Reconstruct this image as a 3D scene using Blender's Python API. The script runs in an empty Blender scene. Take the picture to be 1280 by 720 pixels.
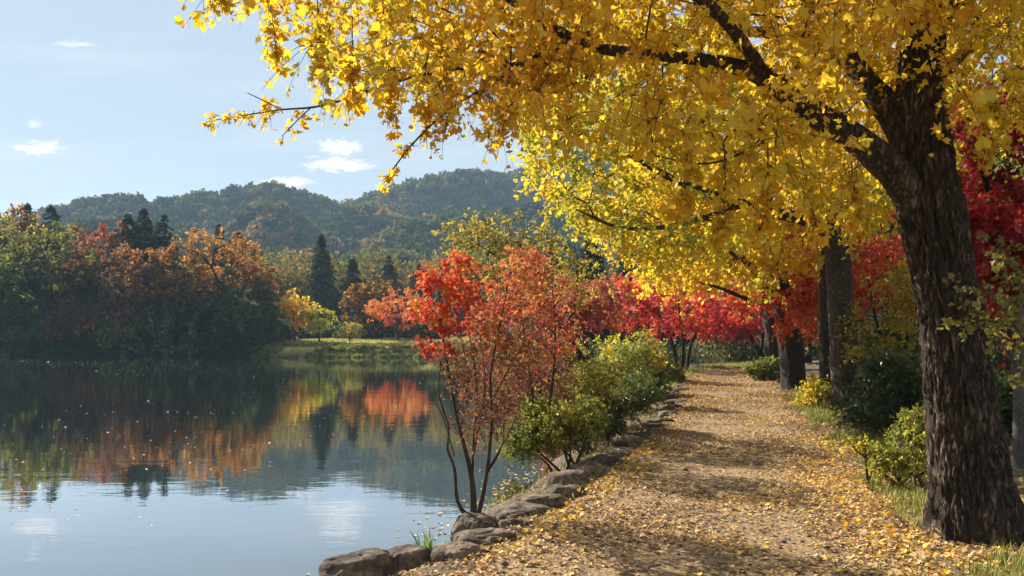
import bpy, bmesh, math, random
import numpy as np
from mathutils import Vector

# ---------------------------------------------------------------- basics
random.seed(5)
F = 995.6; HX = 640.0; HY = 422.0; EYE = 1.6        # 28 mm lens, 1280 px wide photograph, eye 1.6 m above the path
SUN_EL = 35.0; SUN_AZ = -46.0                        # sun ahead and to the left of the view
WATER = -0.5
col = bpy.context.scene.collection
sc = bpy.context.scene

def P(px, py, d):
    return np.array([(px - HX) / F * d, d, EYE + (HY - py) / F * d])

def nrm(v):
    return v / np.maximum(np.linalg.norm(v, axis=-1, keepdims=True), 1e-9)

def vnoise(p, seed=0):
    p = np.asarray(p, float)
    pi = np.floor(p).astype(np.int64); f = p - pi
    u = f * f * (3 - 2 * f)
    def h(ix, iy, iz):
        n = (ix * 374761393 + iy * 668265263 + iz * 1274126177 + seed * 974711) & 0xffffffff
        n = ((n ^ (n >> 13)) * 1103515245) & 0xffffffff
        n = ((n ^ (n >> 16)) * 2246822519) & 0xffffffff
        n = n ^ (n >> 15)
        return (n & 0xffffff) / float(0xffffff) * 2 - 1
    x, y, z = pi[..., 0], pi[..., 1], pi[..., 2]
    ux, uy, uz = u[..., 0], u[..., 1], u[..., 2]
    def lx(yy, zz): return h(x, yy, zz) * (1 - ux) + h(x + 1, yy, zz) * ux
    a = lx(y, z) * (1 - uy) + lx(y + 1, z) * uy
    b = lx(y, z + 1) * (1 - uy) + lx(y + 1, z + 1) * uy
    return a * (1 - uz) + b * uz

def fbm(p, octv=4, seed=0):
    p = np.asarray(p, float); s = 0; a = 1; t = 0
    for i in range(octv):
        s = s + a * vnoise(p * (2 ** i), seed + i); t += a; a *= .5
    return s / t

def xyz(x, y, z=0):
    x = np.asarray(x, float); y = np.asarray(y, float)
    return np.stack([x, y, np.zeros_like(x) + z], -1)

def sstep(t):
    t = np.clip(t, 0, 1); return t * t * (3 - 2 * t)

# ---------------------------------------------------------------- mesh building
class MB:
    def __init__(s): s.v = []; s.f = []; s.t = []; s.n = 0
    def add(s, v, faces, tint=None):
        v = np.asarray(v, float).reshape(-1, 3)
        s.v.append(v)
        for fc in (faces if isinstance(faces, list) else [faces]):
            if len(fc): s.f.append(np.asarray(fc, np.int64) + s.n)
        s.t.append(np.zeros(len(v)) if tint is None else np.broadcast_to(tint, (len(v),)))
        s.n += len(v)
    def build(s, name, mat, parent=None, origin=None, smooth=False):
        me = bpy.data.meshes.new(name)
        V = np.concatenate(s.v); 
        if origin is not None: V = V - np.asarray(origin)
        me.vertices.add(len(V)); me.vertices.foreach_set('co', V.astype(np.float32).ravel())
        loops = np.concatenate([f.ravel() for f in s.f])
        cnt = np.concatenate([np.full(len(f), f.shape[1]) for f in s.f])
        st = np.concatenate([[0], np.cumsum(cnt)[:-1]])
        me.loops.add(len(loops)); me.loops.foreach_set('vertex_index', loops.astype(np.int32))
        me.polygons.add(len(cnt)); me.polygons.foreach_set('loop_start', st.astype(np.int32))
        me.polygons.foreach_set('use_smooth', np.full(len(cnt), smooth, bool))
        a = me.attributes.new('tint', 'FLOAT', 'POINT'); a.data.foreach_set('value', np.concatenate(s.t).astype(np.float32))
        me.update(calc_edges=True); me.validate()
        me.materials.append(mat)
        o = bpy.data.objects.new(name, me); col.objects.link(o)
        if parent is not None: o.parent = parent
        elif origin is not None: o.location = origin
        return o

def tag(o, label, cat, group=None):
    o['label'] = label; o['category'] = cat
    if group: o['group'] = group
    return o
def thing(name, label, cat, loc, group=None):
    o = bpy.data.objects.new(name, None); col.objects.link(o)
    o.location = loc; o.empty_display_size = .3
    return tag(o, label, cat, group)

def tubes(mb, pts, rad, sides, tint=0.0):
    """pts (N,K,3), rad (N,K): one open tube per polyline."""
    pts = np.asarray(pts, float); rad = np.asarray(rad, float)
    N, K, _ = pts.shape
    t = nrm(np.gradient(pts, axis=1))
    m = nrm(pts[:, -1] - pts[:, 0])
    ref = np.zeros((N, 3)); ref[np.arange(N), np.argmin(np.abs(m), axis=1)] = 1
    u = nrm(np.cross(t, ref[:, None])); w = np.cross(t, u)
    ang = np.linspace(0, 2 * np.pi, sides, endpoint=False)
    V = pts[:, :, None] + rad[:, :, None, None] * (u[:, :, None] * np.cos(ang)[:, None] + w[:, :, None] * np.sin(ang)[:, None])
    i = np.arange(N)[:, None, None] * K * sides + np.arange(K - 1)[None, :, None] * sides
    j = np.arange(sides); j2 = (j + 1) % sides
    fc = np.stack([i + j, i + j2, i + sides + j2, i + sides + j], -1).reshape(-1, 4)
    mb.add(V.reshape(-1, 3), fc, tint)

LEAF = {}
# folded two-lobed fan (ginkgo-like), kite, and star (maple-like); coordinates are side, along, normal
LEAF['fan'] = (np.array([[0, 0, 0], [-.52, .5, .13], [-.36, .98, .10], [0, .78, -.02], [.36, .98, .10], [.52, .5, .13]]), [[0, 3, 2, 1], [0, 5, 4, 3]])
LEAF['kite'] = (np.array([[0, 0, 0], [-.34, .42, .09], [0, 1, -.04], [.34, .42, .09]]), [[0, 3, 2, 1]])
LEAF['slim'] = (np.array([[0, 0, 0], [-.19, .45, .06], [0, 1, -.08], [.19, .45, .06]]), [[0, 3, 2, 1]])
LEAF['star'] = (np.array([[0, 0, 0], [-.55, .18, .06], [-.22, .36, .02], [-.48, .78, .0], [-.12, .6, .03], [0, 1.05, -.08],
                          [.12, .6, .03], [.48, .78, .0], [.22, .36, .02], [.55, .18, .06]]), [[0, 9, 8, 2, ], [0, 2, 1, 1], ])
LEAF['star'] = (LEAF['star'][0], [[0, 8, 2], [0, 2, 1], [0, 9, 8], [2, 8, 6, 4], [2, 4, 3], [8, 7, 6], [4, 6, 5]])

def put_leaves(mb, pos, axis, normal, size, tint, shape):
    T, faces = LEAF[shape]; n = len(pos)
    a = nrm(axis); nn = nrm(normal - a * np.sum(normal * a, -1, keepdims=True)); s = np.cross(a, nn)
    size = np.broadcast_to(size, (n,))
    V = pos[:, None] + size[:, None, None] * (T[:, 0][None, :, None] * s[:, None] + T[:, 1][None, :, None] * a[:, None] + T[:, 2][None, :, None] * nn[:, None])
    k = len(T); base = (np.arange(n) * k)[:, None]
    fl = [np.asarray([f]) for f in faces]
    mb.add(V.reshape(-1, 3), [(base + f) for f in fl], np.repeat(tint, k))

def catmull(pts, step):
    pts = [np.asarray(p, float) for p in pts]
    q = [2 * pts[0] - pts[1]] + pts + [2 * pts[-1] - pts[-2]]
    out = []
    for i in range(1, len(q) - 2):
        n = max(2, int(np.linalg.norm(q[i + 1][:3] - q[i][:3]) / step))
        for k in range(n):
            t = k / n
            out.append(.5 * (2 * q[i] + (q[i + 1] - q[i - 1]) * t + (2 * q[i - 1] - 5 * q[i] + 4 * q[i + 1] - q[i + 2]) * t * t + (3 * q[i] - q[i - 1] - 3 * q[i + 1] + q[i + 2]) * t ** 3))
    out.append(q[-2]); return np.array(out)

def limb(pts, step):
    """pts: list of (xyz array, radius) -> dense (K,4)"""
    return catmull([np.append(p, r) for p, r in pts], step)

def grow(limbs, targets, rng, seg=.4, up=.1, wob=.06, tip_r=.004, exp=.5, skip=None):
    """Join every target to the nearest branch; returns chains (lists of points), radii and tip directions."""
    npos = []; nr = []; ndir = []; ok = []
    for li, L in enumerate(limbs):
        d = nrm(np.gradient(L[:, :3], axis=0))
        s0 = skip[li] if skip else 0.0
        n = len(L)
        for i in range(n):
            npos.append(L[i, :3]); nr.append(L[i, 3]); ndir.append(d[i]); ok.append(i >= s0 * n)
    n0 = len(npos); cap = n0 + len(targets) * 10
    pos = np.zeros((cap, 3)); pos[:n0] = npos
    dr = np.zeros((cap, 3)); dr[:n0] = ndir
    par = np.full(cap, -1); okm = np.zeros(cap, bool); okm[:n0] = ok
    fixr = np.zeros(cap); fixr[:n0] = nr
    d0 = np.min(np.linalg.norm(targets[:, None] - pos[:n0][okm[:n0]][None], axis=2), axis=1)
    order = np.argsort(d0); n = n0; chains = [None] * len(targets)
    for ti in order:
        t = targets[ti]
        dv = t - pos[:n]; dist = np.linalg.norm(dv, axis=1) + 1e-6
        cost = dist * (1.25 - .35 * np.sum(dv * dr[:n], 1) / dist) + (~okm[:n]) * 1e6
        a = int(np.argmin(cost)); L = dist[a]
        k = int(np.clip(round(L / seg), 2, 8))
        ctrl = pos[a] + dr[a] * L * .35 + np.array([0, 0, up * L])
        tt = (np.arange(1, k + 1) / k)[:, None]
        pp = (1 - tt) ** 2 * pos[a] + 2 * tt * (1 - tt) * ctrl + tt ** 2 * t
        pp[:-1] += rng.normal(0, wob * L / k, (k - 1, 3))
        idx = np.arange(n, n + k); pos[idx] = pp
        prev = np.vstack([pos[a][None], pp[:-1]])
        dr[idx] = nrm(pp - prev); okm[idx] = True
        par[idx] = np.concatenate([[a], idx[:-1]]); n += k
        chains[ti] = (a, idx)
    desc = np.zeros(n)
    for c in chains: desc[c[1][-1]] += 1
    for i in range(n - 1, n0 - 1, -1):
        if par[i] >= 0: desc[par[i]] += desc[i]
    r = tip_r * np.maximum(desc, 1) ** exp
    r[:n0] = fixr[:n0]
    for i in range(n0, n): r[i] = min(r[i], r[par[i]] * .85)
    out = []
    for a, idx in chains:
        q = np.concatenate([[a], idx])
        rr = r[q].copy(); rr[0] = min(rr[1] * 1.2, r[a])
        out.append((pos[q], rr))
    return out, np.array([dr[c[1][-1]] for c in chains])

def chain_tubes(mb, chains):
    by = {}
    for p, r in chains: by.setdefault(len(p), []).append((p, r))
    for k, lst in by.items():
        big = [x for x in lst if x[1].max() > .02]; sm = [x for x in lst if x[1].max() <= .02]
        for L, s in ((big, 8), (sm, 4)):
            if L: tubes(mb, np.array([x[0] for x in L]), np.array([x[1] for x in L]), s)

def spray(mbl, mbt, tips, dirs, rng, n_twig=3, twig_len=.35, per=9, size=.05, shape='kite', droop=.35, spread=.9, tintc=None,
          tint_rng=.35, twig_r=.0025, size_var=.3, up_n=.6, twigs=True, radial=None):
    n = len(tips)
    d = nrm(np.repeat(dirs, n_twig, 0) * .6 + nrm(rng.normal(size=(n * n_twig, 3))) * spread + np.array([0, 0, -.15]))
    L = twig_len * rng.uniform(.45, 1.15, n * n_twig)
    p0 = np.repeat(tips, n_twig, 0) - d * L[:, None] * .1
    def at(t): return p0[:, None] + d[:, None] * (L[:, None] * t)[..., None] + np.array([0, 0, -1]) * (droop * L[:, None] * t ** 2)[..., None]
    if twigs:
        t = np.linspace(0, 1, 4)[None].repeat(len(d), 0)
        tubes(mbt, at(t), np.linspace(twig_r, twig_r * .45, 4)[None].repeat(len(d), 0), 3)
    t = rng.uniform(.05, 1.02, (len(d), per)) ** .8
    pos = at(t).reshape(-1, 3)
    m = len(pos)
    dd = np.repeat(d, per, 0)
    ax = nrm(dd * .5 + nrm(rng.normal(size=(m, 3))) * .9 + np.array([0, 0, -.35 * (1 if droop > 0 else -.3)]))
    pos = pos + ax * (size * .25) * rng.uniform(0, 1.6, (m, 1))
    nm = nrm(rng.normal(size=(m, 3)) + np.array([0, 0, up_n * 1.6]))
    if tintc is None: tintc = rng.uniform(0, 1, n)
    tint = np.repeat(tintc, n_twig * per) + rng.uniform(-tint_rng, tint_rng, m)
    sz = size * np.exp(rng.normal(0, size_var, m))
    tint = np.clip(tint, 0, 1)
    if isinstance(shape, tuple):
        k = rng.random(m) < shape[2]
        put_leaves(mbl, pos[~k], ax[~k], nm[~k], sz[~k], tint[~k], shape[0]); put_leaves(mbl, pos[k], ax[k], nm[k], sz[k], tint[k], shape[1])
    else: put_leaves(mbl, pos, ax, nm, sz, tint, shape)

# ---------------------------------------------------------------- materials
def new_mat(name):
    m = bpy.data.materials.new(name); m.use_nodes = True
    nt = m.node_tree; nt.nodes.clear()
    return m, nt, nt.nodes, nt.links
def ramp(nd, stops):
    r = nd.new('ShaderNodeValToRGB'); cr = r.color_ramp
    while len(cr.elements) < len(stops): cr.elements.new(.5)
    for e, (p, c) in zip(cr.elements, stops): e.position = p; e.color = (*c, 1)
    return r
def leaf_mat(name, stops, trans=.5, gloss=.05, rough=.5):
    gloss *= .6
    m, nt, nd, ln = new_mat(name)
    at = nd.new('ShaderNodeAttribute'); at.attribute_name = 'tint'
    r = ramp(nd, stops); ln.new(at.outputs['Fac'], r.inputs[0])
    d = nd.new('ShaderNodeBsdfDiffuse'); t = nd.new('ShaderNodeBsdfTranslucent'); g = nd.new('ShaderNodeBsdfGlossy')
    g.inputs['Roughness'].default_value = rough; g.inputs['Color'].default_value = (.9, .9, .9, 1)
    ln.new(r.outputs[0], d.inputs[0])
    ga = nd.new('ShaderNodeGamma'); ga.inputs[1].default_value = .85
    ln.new(r.outputs[0], ga.inputs[0]); ln.new(ga.outputs[0], t.inputs[0])
    a = nd.new('ShaderNodeMixShader'); a.inputs[0].default_value = trans
    ln.new(d.outputs[0], a.inputs[1]); ln.new(t.outputs[0], a.inputs[2])
    b = nd.new('ShaderNodeMixShader'); b.inputs[0].default_value = gloss
    ln.new(a.outputs[0], b.inputs[1]); ln.new(g.outputs[0], b.inputs[2])
    o = nd.new('ShaderNodeOutputMaterial'); ln.new(b.outputs[0], o.inputs[0])
    return m
def bark_mat(name, dark, light, scale=1.0, bump=.6, moss=None):
    m, nt, nd, ln = new_mat(name)
    tc = nd.new('ShaderNodeTexCoord'); mp = nd.new('ShaderNodeMapping')
    mp.inputs['Scale'].default_value = (17 * scale, 17 * scale, 4.2 * scale)
    ln.new(tc.outputs['Object'], mp.inputs[0])
    n1 = nd.new('ShaderNodeTexNoise'); n1.inputs['Scale'].default_value = 1.6; n1.inputs['Detail'].default_value = 8; n1.inputs['Roughness'].default_value = .65
    n1.inputs['Distortion'].default_value = .6
    v = nd.new('ShaderNodeTexVoronoi'); v.feature = 'DISTANCE_TO_EDGE'; v.inputs['Scale'].default_value = 1.3
    ln.new(mp.outputs[0], n1.inputs[0])
    wa = nd.new('ShaderNodeVectorMath'); wa.operation = 'MULTIPLY_ADD'; wa.inputs[1].default_value = (1.7, 1.7, 1.7)
    ln.new(n1.outputs['Color'], wa.inputs[0]); ln.new(mp.outputs[0], wa.inputs[2]); ln.new(wa.outputs[0], v.inputs[0])
    mr = nd.new('ShaderNodeMapRange'); mr.inputs['From Max'].default_value = .3
    ln.new(v.outputs['Distance'], mr.inputs['Value'])
    mu = nd.new('ShaderNodeMath'); mu.operation = 'MULTIPLY_ADD'; mu.inputs[1].default_value = .55
    sb = nd.new('ShaderNodeMath'); sb.operation = 'MULTIPLY'; sb.inputs[1].default_value = .5
    ln.new(n1.outputs['Fac'], sb.inputs[0]); ln.new(mr.outputs[0], mu.inputs[0]); ln.new(sb.outputs[0], mu.inputs[2])
    big = nd.new('ShaderNodeTexNoise'); big.inputs['Scale'].default_value = 2.2; big.inputs['Detail'].default_value = 4
    ln.new(tc.outputs['Object'], big.inputs[0])
    r = ramp(nd, [(.15, dark), (.85, light)]); ln.new(mu.outputs[0], r.inputs[0])
    mx = nd.new('ShaderNodeMix'); mx.data_type = 'RGBA'; mx.blend_type = 'MULTIPLY'; mx.inputs['Factor'].default_value = 1
    rb = ramp(nd, [(.3, (.6, .58, .55)), (.7, (1.15, 1.1, 1.05))]); ln.new(big.outputs['Fac'], rb.inputs[0])
    ln.new(r.outputs[0], mx.inputs['A']); ln.new(rb.outputs[0], mx.inputs['B'])
    bp = nd.new('ShaderNodeBump'); bp.inputs['Strength'].default_value = bump; bp.inputs['Distance'].default_value = .05
    ln.new(mu.outputs[0], bp.inputs['Height'])
    p = nd.new('ShaderNodeBsdfPrincipled'); p.inputs['Roughness'].default_value = .85; p.inputs['Specular IOR Level'].default_value = .3
    ln.new(mx.outputs['Result'], p.inputs['Base Color']); ln.new(bp.outputs[0], p.inputs['Normal'])
    o = nd.new('ShaderNodeOutputMaterial'); ln.new(p.outputs[0], o.inputs[0])
    return m

M = {}
M['yellow'] = leaf_mat('ginkgo_yellow', [(0, (.36, .34, .02)), (.3, (.66, .49, .02)), (.62, (.82, .545, .02)), (1, (.78, .38, .02))], .62)
M['yellowgreen'] = leaf_mat('yellow_green', [(0, (.10, .16, .015)), (.35, (.38, .37, .02)), (.7, (.74, .55, .02)), (1, (.80, .50, .02))], .62)
M['gold'] = leaf_mat('gold_leaf', [(0, (.58, .46, .025)), (.5, (.80, .54, .02)), (1, (.80, .36, .03))], .62)
M['red'] = leaf_mat('maple_red', [(0, (.32, .015, .02)), (.5, (.62, .04, .028)), (.8, (.72, .12, .03)), (1, (.76, .32, .03))], .55)
M['crimson'] = leaf_mat('maple_crimson', [(0, (.26, .012, .022)), (.5, (.56, .022, .028)), (.8, (.70, .07, .03)), (1, (.76, .24, .03))], .55)
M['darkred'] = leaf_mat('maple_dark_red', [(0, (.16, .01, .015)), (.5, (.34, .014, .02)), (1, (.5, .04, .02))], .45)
M['redorange'] = leaf_mat('maple_orange_red', [(0, (.46, .03, .025)), (.4, (.64, .08, .03)), (.7, (.70, .20, .035)), (1, (.68, .40, .04))], .5)
M['pinkred'] = leaf_mat('faded_red', [(0, (.26, .05, .055)), (.45, (.46, .09, .06)), (.7, (.55, .22, .06)), (1, (.48, .38, .06))], .45)
M['coral'] = leaf_mat('coral_leaf', [(0, (.38, .04, .035)), (.4, (.56, .085, .045)), (.7, (.62, .20, .05)), (1, (.55, .38, .06))], .5)
M['rusttwig'] = leaf_mat('rust_brown', [(0, (.16, .06, .04)), (.5, (.26, .09, .05)), (.85, (.45, .20, .04)), (1, (.50, .36, .05))], .4)
M['olive'] = leaf_mat('olive_yellow', [(0, (.13, .12, .02)), (.4, (.30, .25, .03)), (.75, (.50, .40, .05)), (1, (.62, .42, .04))], .5)
M['lime'] = leaf_mat('lime_green', [(0, (.05, .08, .012)), (.4, (.16, .19, .015)), (.75, (.31, .31, .03)), (1, (.50, .41, .045))], .5, .07)
M['bushgreen'] = leaf_mat('bush_green', [(0, (.025, .05, .012)), (.5, (.07, .11, .02)), (.85, (.20, .22, .03)), (1, (.40, .34, .05))], .4, .08, .35)
M['darkgreen'] = leaf_mat('dark_green', [(0, (.012, .028, .012)), (.6, (.035, .06, .02)), (1, (.08, .10, .03))], .35, .05)
M['conifer'] = leaf_mat('conifer_green', [(0, (.012, .028, .018)), (.6, (.025, .05, .028)), (1, (.05, .08, .035))], .25, .03)
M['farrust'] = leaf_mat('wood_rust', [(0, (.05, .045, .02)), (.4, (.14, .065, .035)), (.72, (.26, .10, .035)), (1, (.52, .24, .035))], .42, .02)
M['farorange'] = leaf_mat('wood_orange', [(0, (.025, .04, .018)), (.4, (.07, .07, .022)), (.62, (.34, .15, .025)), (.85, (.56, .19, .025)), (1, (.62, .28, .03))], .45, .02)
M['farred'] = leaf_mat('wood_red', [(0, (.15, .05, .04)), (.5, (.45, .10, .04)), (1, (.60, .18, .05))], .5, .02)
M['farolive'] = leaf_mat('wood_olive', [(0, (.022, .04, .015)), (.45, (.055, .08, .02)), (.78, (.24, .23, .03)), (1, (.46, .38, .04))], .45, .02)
M['fargreen'] = leaf_mat('wood_green', [(0, (.035, .06, .022)), (.5, (.075, .11, .032)), (1, (.17, .17, .04))], .5, .02)
M['hillwood'] = leaf_mat('hill_wood', [(0, (.03, .05, .022)), (.35, (.06, .085, .03)), (.6, (.13, .13, .04)), (.82, (.27, .15, .045)), (1, (.38, .23, .05))], .3, .0)
M['litter'] = leaf_mat('fallen_leaf', [(0, (.13, .075, .04)), (.3, (.30, .20, .11)), (.58, (.50, .33, .16)), (.80, (.64, .43, .13)), (.92, (.76, .48, .03)), (1, (.72, .30, .02))], .15, .03)
M['floating'] = leaf_mat('floating_leaf_and_glint', [(0, (.55, .5, .4)), (.6, (.75, .7, .62)), (.9, (.6, .45, .2)), (1, (.62, .38, .05))], .1, .1)  # pale stops colour the painted sun glints, tan and orange ends the leaves
M['grass'] = leaf_mat('grass_blade', [(0, (.06, .09, .015)), (.5, (.16, .18, .03)), (.8, (.34, .32, .06)), (1, (.52, .42, .12))], .45, .04)
M['lawnbank'] = leaf_mat('bank_plants', [(0, (.03, .05, .015)), (.5, (.16, .17, .03)), (1, (.42, .37, .07))], .4, .02)
M['blade'] = leaf_mat('broad_blade', [(0, (.05, .12, .015)), (.6, (.12, .22, .025)), (1, (.26, .32, .05))], .45, .08)
M['bark'] = bark_mat('dark_ridged_bark', (.016, .012, .010), (.25, .19, .145), 1.0, 1.0)
M['bark_grey'] = bark_mat('grey_bark', (.022, .018, .016), (.20, .175, .15), 1.4, 1.0)
M['bark_dark'] = bark_mat('dark_bark', (.012, .010, .009), (.07, .055, .045), 1.6, .5)
M['twig'] = bark_mat('twig_bark', (.03, .020, .015), (.11, .075, .055), 3, .3)
M['pale_bark'] = bark_mat('pale_bark', (.05, .048, .045), (.17, .16, .15), 2, .3)

def principled(name, rough=.9, spec=.3):
    m, nt, nd, ln = new_mat(name)
    p = nd.new('ShaderNodeBsdfPrincipled'); p.inputs['Roughness'].default_value = rough; p.inputs['Specular IOR Level'].default_value = spec
    o = nd.new('ShaderNodeOutputMaterial'); ln.new(p.outputs[0], o.inputs[0])
    return m, nd, ln, p
def tex_noise(nd, ln, vec, scale, detail=6, rough=.6, dist=0):
    n = nd.new('ShaderNodeTexNoise'); n.inputs['Scale'].default_value = scale; n.inputs['Detail'].default_value = detail
    n.inputs['Roughness'].default_value = rough; n.inputs['Distortion'].default_value = dist
    ln.new(vec, n.inputs['Vector']); return n
def mixc(nd, ln, fac, a, b, blend='MIX'):
    x = nd.new('ShaderNodeMix'); x.data_type = 'RGBA'; x.blend_type = blend
    if isinstance(fac, float): x.inputs['Factor'].default_value = fac
    else: ln.new(fac, x.inputs['Factor'])
    for s, k in ((a, 'A'), (b, 'B')):
        if isinstance(s, tuple): x.inputs[k].default_value = (*s, 1)
        else: ln.new(s, x.inputs[k])
    return x.outputs['Result']

# ground: soil and moss near, lawn where tint says so
m, nd, ln, p = principled('ground_soil'); M['ground'] = m
geo = nd.new('ShaderNodeNewGeometry'); pos_ = geo.outputs['Position']
n1 = tex_noise(nd, ln, pos_, 1.1, 8, .65); n2 = tex_noise(nd, ln, pos_, 22, 6, .7); n3 = tex_noise(nd, ln, pos_, .12, 4)
r1 = ramp(nd, [(.3, (.045, .034, .024)), (.55, (.12, .085, .055)), (.75, (.18, .13, .08))]); ln.new(n2.outputs['Fac'], r1.inputs[0])
r2 = ramp(nd, [(.35, (.03, .04, .014)), (.7, (.09, .10, .03))]); ln.new(n2.outputs['Fac'], r2.inputs[0])
f1 = ramp(nd, [(.58, (0, 0, 0)), (.74, (.8, .8, .8))]); ln.new(n1.outputs['Fac'], f1.inputs[0])
c = mixc(nd, ln, f1.outputs[0], r1.outputs[0], r2.outputs[0])
r3 = ramp(nd, [(.3, (.22, .20, .035)), (.7, (.44, .37, .07))])
n4 = tex_noise(nd, ln, pos_, 1.3, 7, .7); ln.new(n4.outputs['Fac'], r3.inputs[0])
at = nd.new('ShaderNodeAttribute'); at.attribute_name = 'tint'
c = mixc(nd, ln, at.outputs['Fac'], c, r3.outputs[0]); ln.new(c, p.inputs['Base Color'])
bp = nd.new('ShaderNodeBump'); bp.inputs['Strength'].default_value = .6; bp.inputs['Distance'].default_value = .03
ln.new(n2.outputs['Fac'], bp.inputs['Height']); ln.new(bp.outputs[0], p.inputs['Normal'])

# path: trodden sandy grit with fine stones and worn bands
m, nd, ln, p = principled('path_grit'); M['path'] = m
geo = nd.new('ShaderNodeNewGeometry'); pos_ = geo.outputs['Position']
n1 = tex_noise(nd, ln, pos_, .9, 6, .6); n2 = tex_noise(nd, ln, pos_, 60, 5, .75); n3 = tex_noise(nd, ln, pos_, 7, 6, .65)
v = nd.new('ShaderNodeTexVoronoi'); v.inputs['Scale'].default_value = 75; ln.new(pos_, v.inputs['Vector'])
r1 = ramp(nd, [(.25, (.14, .095, .06)), (.5, (.25, .18, .115)), (.8, (.39, .30, .20))]); ln.new(n2.outputs['Fac'], r1.inputs[0])
r2 = ramp(nd, [(.3, (.72, .68, .64)), (.7, (1.15, 1.1, 1.05))]); ln.new(n1.outputs['Fac'], r2.inputs[0])
r3 = ramp(nd, [(.3, (.75, .72, .7)), (.65, (1.08, 1.06, 1.03))]); ln.new(n3.outputs['Fac'], r3.inputs[0])
c = mixc(nd, ln, 1.0, mixc(nd, ln, 1.0, r1.outputs[0], r2.outputs[0], 'MULTIPLY'), r3.outputs[0], 'MULTIPLY')
rv = ramp(nd, [(0, (.7, .7, .7)), (1, (1.25, 1.22, 1.2))]); ln.new(v.outputs['Color'], rv.inputs[0])
c = mixc(nd, ln, .8, c, mixc(nd, ln, 1.0, c, rv.outputs[0], 'MULTIPLY'))
for sc1, th, seedv in ((38, .42, (3, 1, 7)), (62, .35, (11, 5, 2))):
    ofs = nd.new('ShaderNodeVectorMath'); ofs.operation = 'MULTIPLY_ADD'; ofs.inputs[1].default_value = (.035, .035, .035); ln.new(n2.outputs['Color'], ofs.inputs[0])
    of2 = nd.new('ShaderNodeVectorMath'); of2.operation = 'ADD'; of2.inputs[1].default_value = seedv; ln.new(pos_, of2.inputs[0]); ln.new(of2.outputs[0], ofs.inputs[2])
    vv = nd.new('ShaderNodeTexVoronoi'); vv.inputs['Scale'].default_value = sc1; ln.new(ofs.outputs[0], vv.inputs['Vector'])
    sp_ = nd.new('ShaderNodeSeparateColor'); ln.new(vv.outputs['Color'], sp_.inputs[0])
    rl = ramp(nd, [(0, (.10, .06, .035)), (.35, (.26, .17, .09)), (.7, (.46, .31, .15)), (1, (.60, .40, .10))]); ln.new(sp_.outputs[1], rl.inputs[0])
    gt = nd.new('ShaderNodeMath'); gt.operation = 'LESS_THAN'; gt.inputs[1].default_value = th; ln.new(sp_.outputs[0], gt.inputs[0])
    nr = ramp(nd, [(.40, (1, 1, 1)), (.50, (0, 0, 0))]); ln.new(vv.outputs['Distance'], nr.inputs[0])
    pm_ = nd.new('ShaderNodeMath'); pm_.operation = 'MULTIPLY'; ln.new(gt.outputs[0], pm_.inputs[0]); ln.new(nr.outputs[0], pm_.inputs[1])
    c = mixc(nd, ln, pm_.outputs[0], c, rl.outputs[0])
ln.new(c, p.inputs['Base Color'])
ad = nd.new('ShaderNodeMath'); ad.operation = 'MULTIPLY_ADD'; ad.inputs[1].default_value = .35
ln.new(n2.outputs['Fac'], ad.inputs[0]); ln.new(n3.outputs['Fac'], ad.inputs[2])
bp = nd.new('ShaderNodeBump'); bp.inputs['Strength'].default_value = .8; bp.inputs['Distance'].default_value = .035
ln.new(ad.outputs[0], bp.inputs['Height']); ln.new(bp.outputs[0], p.inputs['Normal'])

# stone
m, nd, ln, p = principled('edging_stone', .85); M['stone'] = m
tc = nd.new('ShaderNodeTexCoord'); oi = nd.new('ShaderNodeObjectInfo')
ov = nd.new('ShaderNodeVectorMath'); ov.operation = 'ADD'; ln.new(tc.outputs['Object'], ov.inputs[0]); ln.new(oi.outputs['Location'], ov.inputs[1])
n1 = tex_noise(nd, ln, ov.outputs[0], 4.5, 8, .65, .4); n2 = tex_noise(nd, ln, ov.outputs[0], 26, 8, .7)
r1 = ramp(nd, [(.32, (.045, .034, .028)), (.5, (.16, .12, .085)), (.68, (.38, .29, .20))]); ln.new(n1.outputs['Fac'], r1.inputs[0])
r2 = ramp(nd, [(.3, (.6, .6, .6)), (.7, (1.2, 1.17, 1.12))]); ln.new(n2.outputs['Fac'], r2.inputs[0])
ln.new(mixc(nd, ln, 1.0, r1.outputs[0], r2.outputs[0], 'MULTIPLY'), p.inputs['Base Color'])
ad = nd.new('ShaderNodeMath'); ad.operation = 'MULTIPLY_ADD'; ad.inputs[1].default_value = .4
ln.new(n2.outputs['Fac'], ad.inputs[0]); ln.new(n1.outputs['Fac'], ad.inputs[2])
bp = nd.new('ShaderNodeBump'); bp.inputs['Strength'].default_value = 1.0; bp.inputs['Distance'].default_value = .09
ln.new(ad.outputs[0], bp.inputs['Height']); ln.new(bp.outputs[0], p.inputs['Normal'])

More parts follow.
